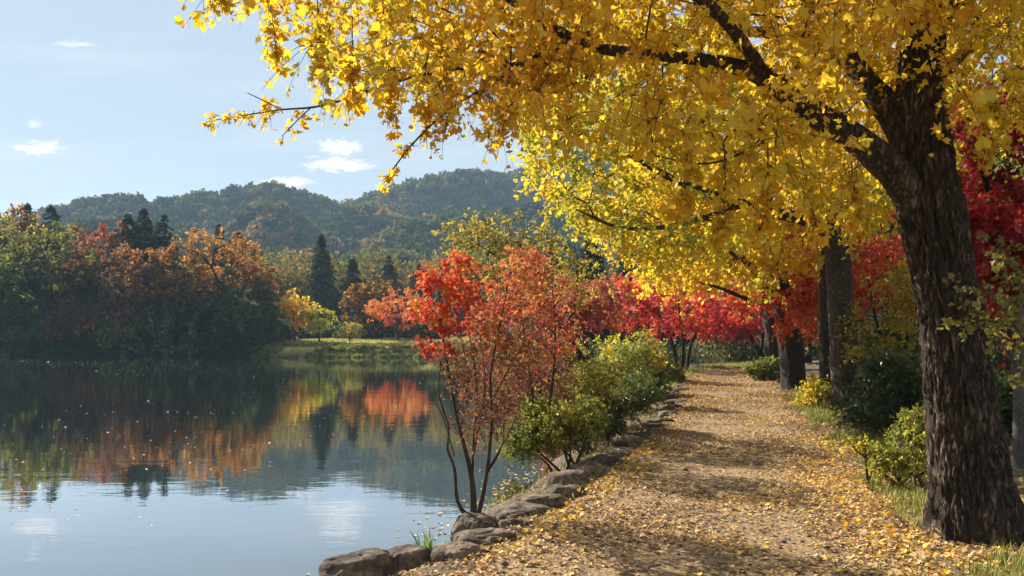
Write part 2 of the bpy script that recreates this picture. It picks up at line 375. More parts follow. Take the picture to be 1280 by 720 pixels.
# water
m, nt, nd, ln = new_mat('pond_water'); M['water'] = m
geo = nd.new('ShaderNodeNewGeometry')
def wave(scale, dist, strength, prev=None):
    mp = nd.new('ShaderNodeMapping'); mp.inputs['Scale'].default_value = scale; ln.new(geo.outputs['Position'], mp.inputs[0])
    n = tex_noise(nd, ln, mp.outputs[0], 1, 3, .5, .3)
    b = nd.new('ShaderNodeBump'); b.inputs['Strength'].default_value = strength; b.inputs['Distance'].default_value = dist
    ln.new(n.outputs['Fac'], b.inputs['Height'])
    if prev: ln.new(prev.outputs[0], b.inputs['Normal'])
    return b
w1 = wave((.45, 1.2, 1), .0038, 1.0); w2 = wave((2.2, 7, 1), .0009, 1.0, w1)
lw = nd.new('ShaderNodeFresnel'); lw.inputs['IOR'].default_value = 1.75; ln.new(w2.outputs[0], lw.inputs['Normal'])
d = nd.new('ShaderNodeBsdfDiffuse'); d.inputs[0].default_value = (.030, .034, .018, 1)
g = nd.new('ShaderNodeBsdfGlossy'); g.inputs['Roughness'].default_value = .0; g.inputs['Color'].default_value = (.95, .97, 1, 1)
ln.new(w2.outputs[0], g.inputs['Normal'])
mr = nd.new('ShaderNodeMapRange'); mr.inputs['From Min'].default_value = 0; mr.inputs['From Max'].default_value = .52; mr.inputs['To Min'].default_value = .03; mr.inputs['To Max'].default_value = .96
ln.new(lw.outputs[0], mr.inputs['Value'])
x = nd.new('ShaderNodeMixShader'); ln.new(mr.outputs[0], x.inputs[0]); ln.new(d.outputs[0], x.inputs[1]); ln.new(g.outputs[0], x.inputs[2])
o = nd.new('ShaderNodeOutputMaterial'); ln.new(x.outputs[0], o.inputs[0])

# ---------------------------------------------------------------- terrain
XB_Y = [-80, 2, 4, 5.5, 6.5, 7.2, 8, 9.2, 11, 13, 18, 25, 40, 84, 300]
XB_X = [-6, -3.2, -2.4, -1.7, -1.15, -.85, -.45, -.3, .2, .7, 1.8, 2.3, 2.5, 4.0, 6.0]
PL_Y = [-20, 2, 4, 5.34, 5.94, 7, 8, 9.2, 11.1, 12.9, 15.5, 19.2, 23.4, 28.4, 34.6, 39.8, 44, 52, 60, 75]
PL_X = [-4.5, -2.2, -1.2, -.35, .0, .35, .72, 1.12, 1.75, 2.27, 3.0, 4.0, 4.9, 6.05, 8.0, 10.4, 13.0, 19, 27, 44]
PR_Y = [-20, 2, 5.34, 7.3, 10.1, 12.9, 17.1, 21.8, 30, 37, 43, 50, 58, 70]
PR_X = [-.5, 1.9, 2.95, 3.45, 4.25, 5.0, 6.2, 7.55, 9.9, 12.0, 14.6, 20, 28, 46]
def xb(y): return np.interp(y, XB_Y, XB_X)
def pl(y): return np.interp(y, PL_Y, PL_X)
def pr(y): return np.interp(y, PR_Y, PR_X)
def yf(x): return np.interp(x, [-300, -60, -30, -25, -10, 60], [96, 92, 90.5, 84.5, 83.5, 84]) + .8 * vnoise(xyz(np.asarray(x) * .12, 0 * np.asarray(x)), 3)
def ground_z(x, y):
    x = np.asarray(x, float); y = np.asarray(y, float)
    e = pl(y) - .12; b = xb(y) + .25 * vnoise(xyz(x * 0, y * .9), 9)
    zr = np.where(x < b, -.56 + (x - b) * .6, -.56 + .54 * np.clip(1.25 * (x - b) / np.maximum(e - b, .2), 0, 1) ** .6)
    zr = np.where(x > pr(y) + .3, zr + .02 * np.minimum(x - pr(y) - .3, 60) + .05 * (fbm(xyz(x * .5, y * .5), 3, 5) + .4) * np.clip((x - pr(y) - .3), 0, 1), zr)
    s = y - yf(x)
    zf = np.where(s < 0, -.62 + s * .4, -.62 + 1.15 * sstep(s / 2.2) + .55 * sstep((s - 4) / 6) + .018 * np.clip(s - 6, 0, 400))
    zf = zf + np.where(s > 0, .12 * fbm(xyz(x * .25, y * .25), 3, 6) * np.clip(s / 5, 0, 1), 0)
    return np.maximum(np.maximum(zr, zf), -2.2)
def gz(x, y): return float(ground_z(np.array([x]), np.array([y]))[0])
def G(px, d):
    x = (px - HX) / F * d
    return np.array([x, d, gz(x, d)])

def grid(xs, ys, zf, name, mat, tintf=None, smooth=True):
    X, Y = np.meshgrid(xs, ys); Z = zf(X, Y)
    mb = MB(); nx, ny = len(xs), len(ys)
    i = (np.arange(ny - 1)[:, None] * nx + np.arange(nx - 1)).ravel()
    mb.add(np.stack([X, Y, Z], -1).reshape(-1, 3), np.stack([i, i + 1, i + nx + 1, i + nx], -1), None if tintf is None else tintf(X, Y).ravel())
    return mb.build(name, mat, smooth=smooth)
xs = np.concatenate([np.linspace(-900, -120, 30), np.linspace(-115, -12, 70), np.linspace(-11, 16, 240), np.linspace(16.5, 60, 70), np.linspace(65, 900, 30)])
ys = np.concatenate([np.linspace(-120, -2, 20), np.linspace(-1, 26, 230), np.linspace(26.3, 60, 110), np.linspace(60.8, 130, 130), np.linspace(132, 250, 40), np.linspace(260, 1200, 24)])
def lawn_mask(X, Y):
    s = Y - yf(X)
    a = sstep((X + 31) / 3) * sstep((s - .6) / 1.5) * (1 - sstep((s - 50) / 12)) * (X < xb(Y) + 6)
    b = np.exp(-((X - pl(Y) + 1.0) / 1.0) ** 2) * sstep((Y - 22) / 8) * (X < pl(Y))
    return np.clip(np.maximum(a, b * .8), 0, 1)
g_ = grid(xs, ys, ground_z, 'ground', M['ground'], lawn_mask); g_['kind'] = 'structure'

mb = MB(); yy = np.concatenate([np.arange(-8, 28, .12), np.arange(28, 68, .3)]); uu = np.linspace(0, 1, 34)
L = pl(yy) + .02 + .08 * vnoise(xyz(yy * 0, yy * 1.7), 1); R = pr(yy) + .16 * vnoise(xyz(yy * 0, yy * 1.1), 2)
X = L[:, None] + (R - L)[:, None] * uu; Y = np.repeat(yy[:, None], len(uu), 1)
Z = .012 + .016 * fbm(xyz(X * 1.4, Y * 1.4), 3, 8) - .03 * np.exp(-((uu[None] - .45) / .25) ** 2) * .4 + .03
Z = np.where((uu[None] < .02) | (uu[None] > .98), ground_z(X, Y) - .01, np.maximum(Z, ground_z(X, Y) + .012))
i = (np.arange(len(yy) - 1)[:, None] * len(uu) + np.arange(len(uu) - 1)).ravel()
mb.add(np.stack([X, Y, Z], -1).reshape(-1, 3), np.stack([i, i + 1, i + len(uu) + 1, i + len(uu)], -1))
o = mb.build('path', M['path'], smooth=True); o['kind'] = 'structure'
def surf_z(x, y):
    x = np.asarray(x); y = np.asarray(y)
    u = (x - pl(y)) / (pr(y) - pl(y))
    zp = .042 + .016 * fbm(xyz(x * 1.4, y * 1.4), 3, 8) - .012 * np.exp(-((u - .45) / .25) ** 2)
    return np.where((u > .01) & (u < .99), np.maximum(zp, ground_z(x, y) + .012), ground_z(x, y))

mb = MB(); mb.add([[-500, -120, WATER], [70, -120, WATER], [70, 150, WATER], [-500, 150, WATER]], np.array([[0, 1, 2, 3]]))
o = mb.build('pond_water', M['water']); o['kind'] = 'structure'

# hills
D0, D2 = 215.0, 760.0
RIDGES = [  # distance, half depth, crest line as seen in the photograph
    (560, 75, [(-400, 330), (-200, 290), (0, 280), (80, 265), (130, 251), (200, 257), (250, 244), (300, 235), (342, 231), (383, 240), (425, 258), (470, 285), (540, 340)]),
    (640, 85, [(330, 330), (400, 275), (430, 259), (480, 244), (533, 228), (590, 217), (640, 212), (700, 199), (800, 180), (900, 190), (1100, 240), (1300, 270)]),
    (430, 45, [(180, 345), (280, 300), (317, 270), (350, 266), (383, 283), (425, 311), (470, 350)]),
    (490, 42, [(360, 330), (396, 288), (437, 266), (475, 264), (504, 274), (560, 320)]),
    (415, 45, [(400, 345), (437, 316), (500, 285), (533, 274), (583, 265), (640, 264), (720, 250), (900, 260), (1200, 300)]),
    (375, 45, [(-300, 320), (0, 305), (60, 298), (150, 278), (230, 290), (300, 325), (340, 345)]),
    (310, 40, [(-300, 350), (0, 335), (200, 345), (290, 336), (360, 326), (430, 338), (500, 322), (560, 326), (640, 312), (800, 310), (1200, 330)])]
def hill_z(X, Y):
    az = X / np.maximum(Y, 1); px = HX + az * F
    wv = fbm(xyz(X * .012, Y * .012), 3, 12)
    z = np.full(np.shape(X), 1.0)
    for k, (d, w_, pts) in enumerate(RIDGES):
        el = (HY - np.interp(px, [a for a, _ in pts], [b for _, b in pts])) / F
        yy_ = Y + 26 * fbm(xyz(X * .014, Y * 0, k), 2, 7)
        t = (yy_ - d) / w_
        z = np.maximum(z, EYE + el * d * np.exp(-np.where(t < 0, np.abs(t) ** 1.5 * .8, t * t * .5)) + 5.0 * wv * np.clip(np.abs(t) * 1.5, 0, 1) - 3)
    return np.where(Y < D0 + 1, -3, np.maximum(z, 1.0))
hx = np.linspace(-560, 520, 200); hy = np.linspace(205, D2, 180)
hm_, nd, ln, p = principled('hill_floor'); p.inputs['Base Color'].default_value = (.045, .055, .026, 1)
o = grid(hx, hy, hill_z, 'hills', hm_); o['kind'] = 'structure'
# the wood that covers the hills reads as one mass
rng = np.random.default_rng(11)
n = 15000
hxx = rng.uniform(-.80, .42, n * 3); hyy = D0 + 25 + (D2 - D0 - 70) * rng.random(n * 3) ** .9; hxx = hxx * hyy
hzz = hill_z(hxx, hyy)
k_ = np.arange(len(hxx))[:n]
ctr = np.stack([hxx, hyy, hzz], -1)[k_]
def clump_mass(mbx, ctr, rad, tint, rng, nq, size, flat=.75, shape='kite', dome=.1):
    n = len(ctr)
    d = nrm(rng.normal(size=(n, nq, 3))); d[..., 2] = np.abs(d[..., 2]) * (1 - dome) + d[..., 2] * dome
    d = nrm(d)
    lump = 1 + .28 * vnoise(d * 1.9 + rng.uniform(0, 99, (n, 1, 3)), 5)
    r = rad[:, None] * lump * rng.uniform(.72, 1.05, (n, nq))
    p = ctr[:, None] + d * r[..., None] * np.array([1, 1, flat])
    ax = nrm(rng.normal(size=(n, nq, 3)) + np.array([0, 0, .2])); nm = nrm(d + .55 * rng.normal(size=(n, nq, 3)))
    t = np.clip(tint[:, None] + rng.uniform(-.14, .14, (n, nq)), 0, 1)
    put_leaves(mbx, p.reshape(-1, 3) - ax.reshape(-1, 3) * (size * rad.repeat(nq) * .5)[:, None], ax.reshape(-1, 3), nm.reshape(-1, 3), size * rad.repeat(nq), t.ravel(), shape)
rad = rng.uniform(2.4, 6.0, n) * np.where(rng.random(n) < .12, 1.3, 1)
tin = np.clip(.36 + .30 * fbm(ctr * .018, 3, 4) * 1.6 + rng.normal(0, .26, n), 0, 1)
mb = MB(); clump_mass(mb, ctr + np.array([0, 0, 1.5]), rad, tin, rng, 80, .55, 1.05)
o = mb.build('hill_woods', M['hillwood']); o['kind'] = 'stuff'

# ---------------------------------------------------------------- trees: generic builders
def crown_targets(rng, ellipsoids, n, shell=.42, la=.25):
    """ellipsoids: (center, radii, weight); shell-biased random points with a lumpy outline"""
    w = np.array([e[2] for e in ellipsoids], float); w /= w.sum(); out = []
    for e, k in zip(ellipsoids, (w * n).astype(int) + 1):
        d = nrm(rng.normal(size=(k, 3))); r = rng.uniform(.05, 1, k) ** shell
        lump = 1 + la * vnoise(d * 1.7 + rng.uniform(0, 50, 3), 3)
        out.append(np.asarray(e[0]) + d * (r * lump)[:, None] * np.asarray(e[1]))
    return np.concatenate(out)

def plant_tree(name, label, cat, base, limbs, targets, leafmat, barkmat, rng, group=None, seg=.4, tip_r=.004, exp=.5, up=.1, skip=None,
               trunk_sides=14, tint0=.5, tint_h=0., tint_n=.35, tint_f=.6, crown_name='crown', trunk_name='trunk', **sp):
    base = np.asarray(base, float)
    root = thing(name, label, cat, base, group)
    bt = MB(); lf = MB()
    for Lm in limbs: tubes(bt, Lm[None, :, :3], Lm[None, :, 3], trunk_sides)
    ch, dirs = grow(limbs, targets, rng, seg=seg, tip_r=tip_r, exp=exp, up=up, skip=skip)
    chain_tubes(bt, ch)
    z0, z1 = targets[:, 2].min(), targets[:, 2].max()
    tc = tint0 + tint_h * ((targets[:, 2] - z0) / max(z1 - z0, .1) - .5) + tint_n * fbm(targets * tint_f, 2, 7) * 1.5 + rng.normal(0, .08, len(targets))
    spray(lf, bt, targets, dirs, rng, tintc=tc, **sp)
    bt.build(trunk_name, barkmat, root, base, smooth=True); lf.build(crown_name, leafmat, root, base)
    return root

def far_tree(label, px, d, top_py, w_px, leafmat, seed, group=None, base_py=None, n=70, barkmat=None, name='tree', cat='tree', bottom=.12, trunk_r=None, per=22, size=None, **kw):
    """Broadleaf tree known by its place in view: crown width and top from the photograph, real distance d."""
    rng = np.random.default_rng(seed)
    b = G(px, d)
    top = EYE + (HY - top_py) / F * d; H = top - b[2]; W = w_px / F * d
    zc = b[2] + H * (bottom + (1 - bottom) / 2); hz = H * (1 - bottom) / 2
    tr = trunk_r or H * .022
    hh = np.linspace(0, .8, 7)
    pts = [(b + np.array([rng.normal(0, .02 * W * (h > 0)), rng.normal(0, .02 * W * (h > 0)), H * h - .1]), tr * (1.25 - h * 1.2)) for h in hh]
    Lm = limb(pts, H * .05)
    c = np.array([b[0], b[1], zc])
    E = [(c, (W * .5, W * .45, hz), 1.0)]
    for k in range(4):
        a = rng.uniform(0, 6.28); E.append((c + np.array([math.cos(a) * W * .27, math.sin(a) * W * .27, rng.uniform(-.45, .4) * hz]), (W * .27, W * .27, hz * .42), .22))
    T = crown_targets(rng, E, int(n * 2.3), .28, .14); T[:, 2] = np.minimum(T[:, 2], top - .02 * H)
    size = (size or max(.26, .0042 * d)) * .84
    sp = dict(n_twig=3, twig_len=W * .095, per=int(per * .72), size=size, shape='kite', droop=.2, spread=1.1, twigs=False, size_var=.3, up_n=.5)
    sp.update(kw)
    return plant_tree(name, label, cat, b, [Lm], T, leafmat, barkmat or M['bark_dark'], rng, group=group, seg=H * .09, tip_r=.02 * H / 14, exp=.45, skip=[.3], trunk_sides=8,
                      tint_n=.3, tint_f=.28, **sp)

def conifer(label, px, d, top_py, w_px, seed, group=None, dens=1.0, leafmat=None, bottom=.06, pw=.82, name='conifer_tree'):
    rng = np.random.default_rng(seed); b = G(px, d)
    top = EYE + (HY - top_py) / F * d; H = top - b[2]; W = w_px / F * d; dens *= 1.9
    root = thing(name, label, 'tree', b, group); bt = MB(); lf = MB()
    zz = np.linspace(0, 1, 12); tp = b + np.stack([.01 * H * vnoise(xyz(zz * 3, zz * 0, seed), 1), .01 * H * vnoise(xyz(zz * 3, zz * 0 + 9, seed), 1), zz * H], -1)
    tubes(bt, tp[None], (H * .018 * (1.02 - zz))[None], 7)
    nb = int(95 * dens); h = np.sort(rng.uniform(bottom, .985, nb)); a = np.arange(nb) * 2.4 + rng.normal(0, .3, nb)
    ln_ = W * .56 * (1 - h) ** pw * rng.uniform(.6, 1.15, nb) + .06
    ln_ *= np.where(h < .2, .6 + 2 * h, 1)
    d0 = np.stack([np.cos(a), np.sin(a), np.zeros(nb)], -1)
    t = np.linspace(0, 1, 5)
    s0 = b + np.array([0, 0, 1]) * (h * H)[:, None]
    pts = s0[:, None] + d0[:, None] * (ln_[:, None] * t)[..., None] + np.array([0, 0, 1]) * (ln_[:, None] * (.10 * t - .38 * t ** 2))[..., None]
    tubes(bt, pts, np.linspace(.05, .012, 5)[None].repeat(nb, 0) * H / 14, 4)
    per = 60; u = rng.uniform(.12, 1.03, (nb, per)) ** .75
    p = s0[:, None] + d0[:, None] * (ln_[:, None] * u)[..., None] + np.array([0, 0, 1]) * (ln_[:, None] * (.10 * u - .38 * u ** 2))[..., None]
    side = np.cross(d0, [0, 0, 1]); wd = ln_[:, None] * .32 * (1.15 - u) * rng.uniform(-1, 1, (nb, per))
    p = p + side[:, None] * wd[..., None]; p[..., 2] -= np.abs(wd) * .25 + rng.uniform(0, .025, (nb, per)) * H * .6
    ax = nrm(d0[:, None] * .8 + side[:, None] * (np.sign(wd) * rng.uniform(.1, 1, (nb, per)))[..., None] + np.array([0, 0, -.35]) + .3 * rng.normal(size=(nb, per, 3)))
    nm = nrm(np.array([0, 0, 1.0]) + .5 * rng.normal(size=(nb, per, 3)))
    tint = np.clip(.35 + rng.uniform(-.3, .45, nb * per) + .25 * vnoise(p.reshape(-1, 3) * .5, 2), 0, 1)
    put_leaves(lf, p.reshape(-1, 3), ax.reshape(-1, 3), nm.reshape(-1, 3), (rng.uniform(.6, 1.3, (nb, per)) * (.36 + .8 * (1 - h))[:, None] * max(.40, H * .036)).ravel(), tint, 'slim')
    bt.build('trunk', M['bark_dark'], root, b, smooth=True); lf.build('crown', leafmat or M['conifer'], root, b)
    return root

# ---------------------------------------------------------------- the wood across the pond (left shore)
GW = 'trees of the wood across the pond'
far_tree('tall dark green tree at the outer end of the far wood', -25, 93, 300, 130, M['fargreen'], 21, GW, n=90)
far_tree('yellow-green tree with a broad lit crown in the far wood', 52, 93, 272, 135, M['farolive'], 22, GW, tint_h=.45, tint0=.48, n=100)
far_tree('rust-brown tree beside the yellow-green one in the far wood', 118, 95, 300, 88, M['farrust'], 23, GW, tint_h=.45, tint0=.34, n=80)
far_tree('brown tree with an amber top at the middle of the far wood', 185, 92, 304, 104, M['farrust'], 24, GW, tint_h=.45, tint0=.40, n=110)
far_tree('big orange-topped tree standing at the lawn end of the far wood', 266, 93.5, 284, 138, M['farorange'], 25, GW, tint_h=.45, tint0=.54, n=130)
far_tree('low dark green tree leaning over the water under the orange-topped tree', 242, 91.3, 378, 130, M['farolive'], 26, GW, tint0=.30,  n=70, bottom=.02)
far_tree('dark green round tree at the tip of the far wood beside the lawn', 315, 91.5, 352, 76, M['fargreen'], 27, GW, n=70, bottom=.02)
far_tree('low dark green tree at the water in the outer far wood', 18, 91.5, 382, 110, M['fargreen'], 28, GW, n=60, bottom=.02)
far_tree('low dusky rust tree at the water under the rust-brown tree', 108, 92.3, 372, 100, M['farrust'], 29, GW, tint0=.5, n=80, bottom=.02)
far_tree('low dark green tree at the water under the amber-topped tree', 172, 91, 392, 95, M['farolive'], 30, GW, tint0=.45, n=60, bottom=.02)
far_tree('bright red-orange tree rising behind the rust-brown tree of the far wood', 132, 105, 270, 90, M['farred'], 31, GW, tint0=.5, n=70)
far_tree('orange-rust tree rising behind the yellow-green tree of the far wood', 5, 104, 255, 120, M['farorange'], 32, GW, tint0=.62, n=150)
far_tree('small amber tree between the outer conifers and the red-orange tree', 92, 108, 280, 80, M['farorange'], 33, GW, tint0=.5, n=90)
far_tree('red-brown tree sloping down behind the tip of the far wood', 305, 99, 322, 90, M['farrust'], 34, GW, tint0=.6, tint_h=.45, n=70)
far_tree('dark green tree filling the far wood behind the amber-topped tree', 210, 101, 318, 110, M['fargreen'], 35, GW, n=80)
far_tree('dark olive tree filling the far wood behind the yellow-green tree', 80, 101, 318, 120, M['fargreen'], 36, GW, n=80)
far_tree('dark green tree behind the orange-topped tree of the far wood', 285, 104, 330, 100, M['fargreen'], 38, GW, n=70)
GC = 'conifers rising out of the far wood'
conifer('slim conifer tip above the orange-rust tree of the far wood', 34, 107, 250, 70, 41, GC)
conifer('wide ragged conifer beside the slim tip in the far wood', 64, 106, 252, 108, 42, GC)
conifer('first and broadest conifer of the dark trio in the far wood', 160, 98, 264, 120, 43, GC)
conifer('tallest conifer of the dark trio in the far wood', 180, 98.5, 257, 115, 44, GC)
conifer('slimmest conifer of the dark trio in the far wood', 205, 98, 265, 105, 45, GC)
conifer('conifer just behind the orange-topped tree', 274, 105, 277, 80, 46, GC)
conifer('conifer on the lawn side of the orange-topped tree', 297, 104, 286, 76, 47, GC)

# ---------------------------------------------------------------- lawn across the pond
GL = 'trees on the far lawn'
far_tree('yellow tree with a thin dark trunk on the far lawn', 368, 95, 362, 58, M['gold'], 51, GL, n=46, bottom=.26, trunk_r=.11, tint0=.62, size=.3, per=13)
far_tree('yellow-green small tree beside the yellow tree on the far lawn', 399, 94, 379, 44, M['yellowgreen'], 52, GL, n=30, bottom=.28, trunk_r=.10, tint0=.45, size=.28, per=13)
far_tree('tiny pale yellow-green tree in the middle of the far lawn', 437, 92, 402, 30, M['olive'], 53, GL, n=30, bottom=.2, trunk_r=.06, tint0=.7, size=.24, per=12)
far_tree('amber-brown tree in front of the dark conifers on the far lawn', 466, 106, 345, 74, M['farorange'], 54, GL, n=90, bottom=.08, tint0=.52, per=18)
far_tree('orange and pink-red spreading tree at the far lawn edge', 497, 96, 362, 78, M['redorange'], 55, GL, n=46, bottom=.30, trunk_r=.2, tint0=.72, tint_h=.45, size=.3, per=14)
GD = 'dark conifers behind the far lawn'
conifer('tallest dark conifer behind the far lawn, pointed top', 402, 122, 291, 74, 61, GD, 1.3)
conifer('dark conifer next to the tallest one behind the far lawn', 441, 120, 318, 62, 62, GD, 1.2)
conifer('dark conifer behind the amber-brown lawn tree', 486, 128, 318, 66, 63, GD, 1.2)
conifer('broad dark conifer behind the orange and pink-red lawn tree', 525, 126, 326, 90, 64, GD, 1.3)
conifer('blue-green conifer partly behind the red branches of the bare-stemmed tree', 572, 128, 330, 70, 65, GD, 1.2)
GB = 'shrubs along the far lawn'
for i, (px, d, ty, w, mt, t0, lab) in enumerate([
    (345, 100, 408, 44, 'farrust', .4, 'brownish shrub between the wood tip and the yellow lawn tree'),
    (385, 112, 405, 42, 'fargreen', .6, 'green shrub behind the trunks of the yellow lawn trees'),
    (412, 112, 408, 46, 'fargreen', .4, 'dark shrub behind the yellow-green lawn tree'),
    (446, 108, 408, 50, 'farolive', .5, 'olive shrub behind the tiny pale lawn tree'),
    (478, 110, 404, 60, 'farolive', .3, 'dull olive shrub under the amber-brown lawn tree'),
    (530, 104, 405, 60, 'farolive', .5, 'olive shrub beyond the orange and pink-red lawn tree'),
    (455, 118, 392, 60, 'farrust', .55, 'rusty shrub in front of the second dark conifer')]):
    far_tree(lab, px, d, ty, w, M[mt], 70 + i, GB, n=36, bottom=.0, tint0=t0, name='shrub', cat='shrub', trunk_r=.05, per=20)

# clipped plants of the far bank: one mass of ground cover
rng = np.random.default_rng(77); n = 900
bx = rng.uniform(-31, 6, n); s_ = rng.choice([.35, 1.4, 2.2, 4.8, 5.4], n) + rng.normal(0, .25, n)
keep = (fbm(xyz(bx * .22, s_ * .5), 2, 5) > -.25) | (s_ < 1)
bx = bx[keep]; s_ = s_[keep]; by = yf(bx) + np.abs(s_)
c = np.stack([bx, by, ground_z(bx, by)], -1)
mb = MB(); clump_mass(mb, c, rng.uniform(.25, .55, len(bx)), np.clip(.5 + .5 * fbm(c * .4, 2, 3) + rng.normal(0, .12, len(bx)), 0, 1), rng, 60, .5, .8)
n = 1300; bx = rng.uniform(-130, -28, n); by = yf(bx) + np.where(rng.random(n) < .45, rng.uniform(-.6, 1.5, n), rng.uniform(2, 22, n)); c = np.stack([bx, by, np.maximum(ground_z(bx, by), WATER) + .5], -1)
clump_mass(mb, c, rng.uniform(.5, 1.1, n) * np.where(by > yf(bx) + 1.6, 1.9, 1), np.clip(.1 + rng.normal(0, .08, n), 0, 1), rng, 50, .5, 1.1)
o = mb.build('bank_plants', M['lawnbank']); o['kind'] = 'stuff'
# pale boulder on the lawn
def rock(name, loc, dims, seed, rot=0., flat=.0, sub=5, label=None, cat='stone', group=None, tiltx=0., tilty=0.):
    bm = bmesh.new(); bmesh.ops.create_icosphere(bm, subdivisions=sub, radius=1)
    co = np.array([v.co[:] for v in bm.verts])
    r = 1 + .24 * fbm(co * 1.25 + seed * 3.1, 3, seed) * 1.6 + .07 * fbm(co * 5 + seed, 3, seed + 1) - .14 * np.clip(1 - np.abs(vnoise(co * 2.3 + seed, seed + 2)) * 10, 0, 1)
    p = co * r[:, None]
    sg = np.sign(p); e = .9
    p[:, :2] = sg[:, :2] * np.abs(p[:, :2]) ** e
    top = .70 + flat; z = p[:, 2]; p[:, 2] = np.where(z > top, top + (z - top) * .45, z)
    p = p * np.array(dims) * .5
    for v, q in zip(bm.verts, p): v.co = q
    me = bpy.data.meshes.new(name); bm.to_mesh(me); bm.free()
    for pg in me.polygons: pg.use_smooth = True
    me.materials.append(M['stone'])
    o = bpy.data.objects.new(name, me); col.objects.link(o); o.location = loc; o.rotation_euler = (tiltx, tilty, rot)
    if label: tag(o, label, cat, group)
    return o
b = G(356, 101)
pm, nd, ln, p = principled('pale_boulder_stone'); p.inputs['Base Color'].default_value = (.5, .48, .45, 1)
o = rock('boulder', b + np.array([0, 0, .35]), (3.2, 2.0, 1.5), 91, label='pale grey boulder on the far lawn behind the yellow tree', cat='boulder'); o.data.materials[0] = pm

# woods between the lawn and the hills: one far mass
rng = np.random.default_rng(15); n = 520
bx = rng.uniform(-150, 90, n); by = rng.uniform(134, 225, n); H = rng.uniform(9, 15, n) + (by - 134) * .03
mb = MB()
tin = np.clip(.35 + .45 * fbm(xyz(bx * .05, by * .05), 2, 4) + rng.normal(0, .16, n), 0, 1)
zb = ground_z(bx, by)
for f_, rr in ((.72, .36), (.42, .40)):
    c = np.stack([bx + rng.normal(0, .8, n), by, zb + H * f_], -1)
    clump_mass(mb, c, H * rr * rng.uniform(.8, 1.1, n), tin, rng, 420, .13, 1.0, dome=.5)
o = mb.build('far_woods', M['farolive'] if False else leaf_mat('far_woods_leaf', [(0, (.02, .035, .016)), (.4, (.05, .065, .02)), (.65, (.16, .14, .03)), (.85, (.34, .17, .035)), (1, (.42, .20, .04))], .45, .02)); o['kind'] = 'stuff'
# ---------------------------------------------------------------- near ginkgo
def surface_limb(mb, Lm, sides, amp, fq, fz, flare=0., seed=0, flare_h=.5):
    """Tube with ridged bark relief in the mesh itself."""
    pts = Lm[:, :3]; rad = Lm[:, 3]
    t = nrm(np.gradient(pts, axis=0)); m = nrm(pts[-1] - pts[0])
    ref = np.zeros(3); ref[np.argmin(np.abs(m))] = 1
    u = nrm(np.cross(t, ref)); w = np.cross(t, u)
    a = np.linspace(0, 2 * np.pi, sides, endpoint=False)
    s = np.concatenate([[0], np.cumsum(np.linalg.norm(np.diff(pts, axis=0), axis=1))])
    A, S = np.meshgrid(a, s)
    q = np.stack([np.cos(A) * fq * rad[:, None], np.sin(A) * fq * rad[:, None], S * fz], -1)
    q = q + .5 * np.stack([vnoise(q * .8 + 7, 1), vnoise(q * .8 + 19, 2), 0 * A], -1)
    ridge = 1 - np.abs(fbm(q, 4, seed)) * 2.8 + .22 * vnoise(q * 5, seed + 3)
    big = fbm(np.stack([np.cos(A) * 1.6, np.sin(A) * 1.6, S * .9], -1), 3, seed + 5)
    r = rad[:, None] * (1 + .10 * big) + amp * np.clip(rad / .25, .3, 1)[:, None] * (ridge - .5)
    if flare:
        fl = np.exp(-S / flare_h); r = r + rad[:, None] * flare * fl * (.55 + .45 * np.cos(A * 5 + 1 + seed) + .3 * np.cos(A * 3 + 2))
    V = pts[:, None] + r[..., None] * (u[:, None] * np.cos(A)[..., None] + w[:, None] * np.sin(A)[..., None])
    K = len(pts); i = (np.arange(K - 1) * sides)[:, None]; j = np.arange(sides); j2 = (j + 1) % sides
    mb.add(V.reshape(-1, 3), np.stack([i + j, i + j2, i + sides + j2, i + sides + j], -1).reshape(-1, 4))

rng = np.random.default_rng(101)
D = 6.5
def pp(*l): return [(P(a, b, d), r) for a, b, d, r in l]
trunk = limb(pp((1228, 690, 6.45, .30), (1221, 640, 6.45, .275), (1206, 540, 6.5, .245), (1192, 430, 6.5, .23), (1178, 340, 6.5, .225), (1165, 270, 6.5, .235), (1153, 190, 6.5, .205), (1151, 100, 6.55, .165), (1158, 0, 6.6, .14), (1166, -120, 6.6, .12), (1150, -260, 6.6, .06)), .03)
l_a = limb(pp((1162, 290, 6.5, .13), (1128, 228, 6.4, .13), (1075, 178, 6.25, .11), (1018, 142, 6.1, .092), (962, 100, 5.9, .075), (905, 80, 5.8, .052), (823, 69, 5.75, .04), (740, 58, 5.7, .034), (682, 28, 5.7, .03), (620, -10, 5.7, .02), (540, -60, 5.8, .012)), .06)
l_b = limb(pp((1155, 215, 6.5, .12), (1120, 150, 6.6, .12), (1075, 95, 6.8, .10), (1048, 55, 7.0, .085), (1010, 0, 7.2, .07), (960, -80, 7.3, .05), (880, -170, 7.3, .03)), .06)
l_c = limb(pp((740, 58, 5.7, .026), (713, 60, 5.75, .022), (637, 82, 5.8, .018), (601, 87, 5.85, .015), (565, 85, 5.85, .014), (529, 93, 5.9, .0125), (493, 103, 5.9, .011), (464, 112, 5.9, .010), (428, 125, 5.95, .009), (392, 134, 6, .008), (352, 137, 6, .0065), (312, 143, 6, .005), (280, 148, 6, .004), (256, 153, 6, .0025)), .08)
l_d = limb(pp((352, 137, 6, .005), (330, 126, 6, .004), (309, 116, 6, .0025)), .06)
l_e = limb(pp((388, 135, 6, .005), (370, 152, 6, .004), (352, 171, 6, .0025)), .06)
l_f = limb(pp((740, 40, 5.7, .02), (673, 69, 5.6, .014), (610, 108, 5.5, .010), (565, 134, 5.5, .008), (522, 173, 5.5, .006), (493, 209, 5.5, .0045), (478, 232, 5.5, .002)), .08)
